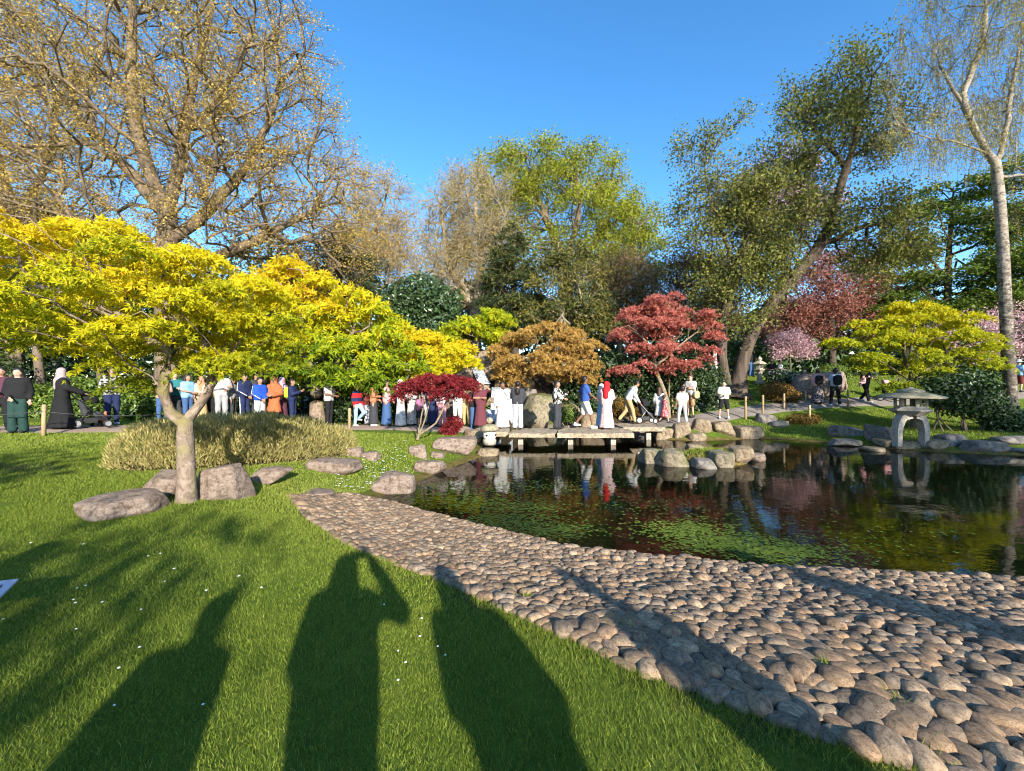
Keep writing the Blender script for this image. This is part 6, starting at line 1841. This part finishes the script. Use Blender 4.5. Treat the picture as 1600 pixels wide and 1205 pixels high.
pp('distant person in white behind the camellia next to the blue one', 1120, 550, 590, 1.7, 20, ('tee', fb('white')), ('trousers', fb('white')), HB, ('down', 'front'), 'stand', 2, Y=24.5, res=.035)
pp('distant picnicker in white sitting on the grass under the cherry', 1219, 568, 592, 1.6, 40, ('tee', fb('white')), ('trousers', fb('pink')), HN, ('front', 'front'), 'sit', 1, Y=27.0, res=.035, z=gz(17.1, 27) - .12)
pp('distant picnicker in black and white sitting beside the one in white', 1206, 570, 592, 1.6, -40, ('tee', fb('black')), ('trousers', fb('white')), HB, ('front', 'front'), 'sit', 2, Y=27.2, res=.035, z=gz(16.7, 27.2) - .12)
pp('distant person in pale blue at the right edge beyond the birch', 1592, 578, 622, 1.62, 90, ('tee', fb('sky')), ('shorts', fb('maroon')), ('sunhat', fb('lgrey')), ('down', 'front'), 'stand', 1, Y=21.5, res=.035)
# people around the viewer: only their shadows fall into the picture
person('photographer standing where the picture is taken, phone held up', .02, -.42, gz(0, -.4), 1.73, 180, ('long', fb('grey')), ('wide', fb('navy')), ('long', M['hair_black']), ('photo', 'low'), 'stand', 2, fat=1.0, group='people beside the photographer')
person('companion on the left of the photographer', -.62, -1.05, gz(-.6, -1), 1.70, 180, ('long', fb('mauve')), ('trousers', fb('char')), ('bun', M['hair_brown']), ('low', 'low'), 'stand', 2, group='people beside the photographer')
person('companion on the right of the photographer', .98, -.75, gz(.9, -.8), 1.76, 180, ('long', fb('char')), ('wide', fb('char')), ('long', M['hair_black']), ('low', 'low'), 'stand', 2, group='people beside the photographer')
person('visitor behind the viewer near the cobbles', 2.0, -.3, .25, 1.66, 170, ('long', fb('navy')), ('trousers', fb('char')), HB, ('low', 'low'), 'stand', 2, group='people beside the photographer')
person('visitor at the edge of the cobbles outside the view', 4.4, -.1, gz(4.4, -.1), 1.66, 160, ('long', fb('rust')), ('wide', fb('char')), HB, ('front', 'low'), 'stand', 2, group='people beside the photographer')
person('visitor in a skirt on the near bank outside the view', 6.4, -1.0, gz(6.4, -1.0), 1.62, 150, ('long', fb('pink')), ('skirt', fb('navy'), .3, .3), ('long', M['hair_brown']), ('front', 'front'), 'stand', 1, group='people beside the photographer')
person('visitor on the lawn to the left outside the view', -1.75, -1.3, gz(-1.7, -1.3), 1.72, 180, ('long', fb('white')), ('trousers', fb('denim')), HN, ('cross', 'cross'), 'stand', 1, group='people beside the photographer')
person('visitor far left on the lawn outside the view', -2.85, -.1, gz(-2.8, -.1), 1.68, 190, ('long', fb('maroon')), ('wide', fb('black')), ('long', M['hair_black']), ('phone', 'phone'), 'stand', 2, group='people beside the photographer')
# the phone that took the picture, just behind the lens
m = MB(); m.box((.0, -.035, CZ), (.155, .009, .075)); ph = m.build('phone', M['black'])
tag(ph, 'black phone held up by the photographer at the viewpoint', 'phone')


# ------------------------------------------------------------------ pushchairs
def pushchair(label, x, y, rz, hood, seat, frame, s=1.0, z=None):
    t = thing('pushchair', label, 'pushchair', (x, y, surf(x, y) if z is None else z), None, rz)
    V_ = lambda *p: np.array(p, float) * s
    for sx in (-.24, .24):
        m = MB(); m.tube([V_(sx, .42, 1.02), V_(sx, .30, .85), V_(sx, -.05, .45), V_(sx, -.34, .14)], .014 * s, 6); m.build('frame', frame, t, True)
        m = MB(); m.tube([V_(sx, .02, .55), V_(sx, .30, .14)], .013 * s, 6); m.build('strut', frame, t, True)
        for yy, r in ((-.34, .09), (.30, .12)):
            m = MB()
            a = np.linspace(0, 2 * np.pi, 17); m.tube([V_(sx, yy + r * math.cos(q), r + .02 + r * math.sin(q)) for q in a], .022 * s, 6, False); w = m.build('wheel', M['black'], t, True)
            m = MB(); m.lathe([(0, -.012 * s), (r * .75 * s, -.012 * s), (r * .75 * s, .012 * s), (0, .012 * s)], 12); P = np.concatenate(m.V); m.V = [np.c_[P[:, 2], P[:, 0], P[:, 1]] + V_(sx, yy, r + .02)]; m.build('hub', M['metal'], w)
    m = MB(); m.tube([V_(-.24, .42, 1.02), V_(0, .45, 1.04), V_(.24, .42, 1.02)], .018 * s, 6); m.build('handle', M['black'], t, True)
    caps = [(V_(-.14, -.12, .38), .09 * s, V_(.14, -.12, .38), .09 * s), (V_(-.14, .10, .42), .08 * s, V_(.14, .10, .42), .08 * s), (V_(-.14, .12, .45), .07 * s, V_(-.14, .2, .75), .06 * s), (V_(.14, .12, .45), .07 * s, V_(.14, .2, .75), .06 * s),
            (V_(0, .12, .45), .08 * s, V_(0, .2, .75), .07 * s), (V_(-.12, -.2, .34), .06 * s, V_(-.1, -.3, .2), .04 * s), (V_(.12, -.2, .34), .06 * s, V_(.1, -.3, .2), .04 * s)]
    P = np.array([c[0] for c in caps] + [c[2] for c in caps]); sdf_part('seat', caps_fn(caps, .04), P, .14, .03, seat, t, 1.0)
    m = MB(); nA, nB = 8, 10; V = []
    for i in range(nA):
        ph_ = -.35 + i / (nA - 1) * 1.9
        for j in range(nB):
            th = math.pi * j / (nB - 1)
            V.append(V_(.26 * math.cos(th), .12 - .34 * math.sin(ph_) * math.sin(th) ** .6 * .9, .70 + .32 * math.cos(ph_) * math.sin(th) ** .6))
    ii = np.arange(nA * nB).reshape(nA, nB); m.add(V, np.stack([ii[:-1, :-1], ii[:-1, 1:], ii[1:, 1:], ii[1:, :-1]], -1).reshape(-1, 4)); ho = m.build('hood', hood, t, True)
    so = ho.modifiers.new('solid', 'SOLIDIFY'); so.thickness = .012
    m = MB(); m.box(V_(0, .05, .22), np.array((.38, .34, .14)) * s); m.build('basket', M['black'], t)


q = at(142, 668, 12.1)
pushchair('black pushchair in front of the woman in the long black coat', q[0], q[1], R(140), fb('black'), fb('char'), M['black'])
q = at(1006, 662, 16.4)
pushchair('black and silver pushchair pushed by the stooping man', q[0] + .05, q[1], R(90), fb('black'), fb('char'), M['metal'], .95)
q = at(1387, 634, 20.3)
pushchair('dark pushchair with a pink blanket beside the man in the black tee', q[0], q[1], R(60), fb('pink'), fb('black'), M['black'])
# child's ride-on toy by the path
q = at(157, 668, 12.5); t = thing('ride_on_toy', "child's small orange wheeled toy on the path beside the pushchair", 'toy', (q[0], q[1], surf(q[0], q[1])), None, R(70))
caps = [(np.array((0, -.18, .2)), .07, np.array((0, .16, .22)), .08), (np.array((0, -.2, .2)), .05, np.array((0, -.24, .42)), .035)]
sdf_part('body', caps_fn(caps, .04), [[-.1, -.3, .1], [.1, .25, .45]], .08, .025, plain('toy_orange', (.55, .17, .07), .45), t, 1.0)
for xx in (-.13, .13):
    for yy in (-.2, .16):
        m = MB(); m.lathe([(0, -.03), (.08, -.03), (.085, 0), (.08, .03), (0, .03)], 14); P = np.concatenate(m.V); m.V = [np.c_[P[:, 2], P[:, 0], P[:, 1]] + (xx, yy, .085)]; m.build('wheel', M['black'], t, True)
m = MB(); m.tube([(-.12, -.25, .42), (0, -.24, .43), (.12, -.25, .42)], .014, 6); m.build('handlebar', M['black'], t, True)
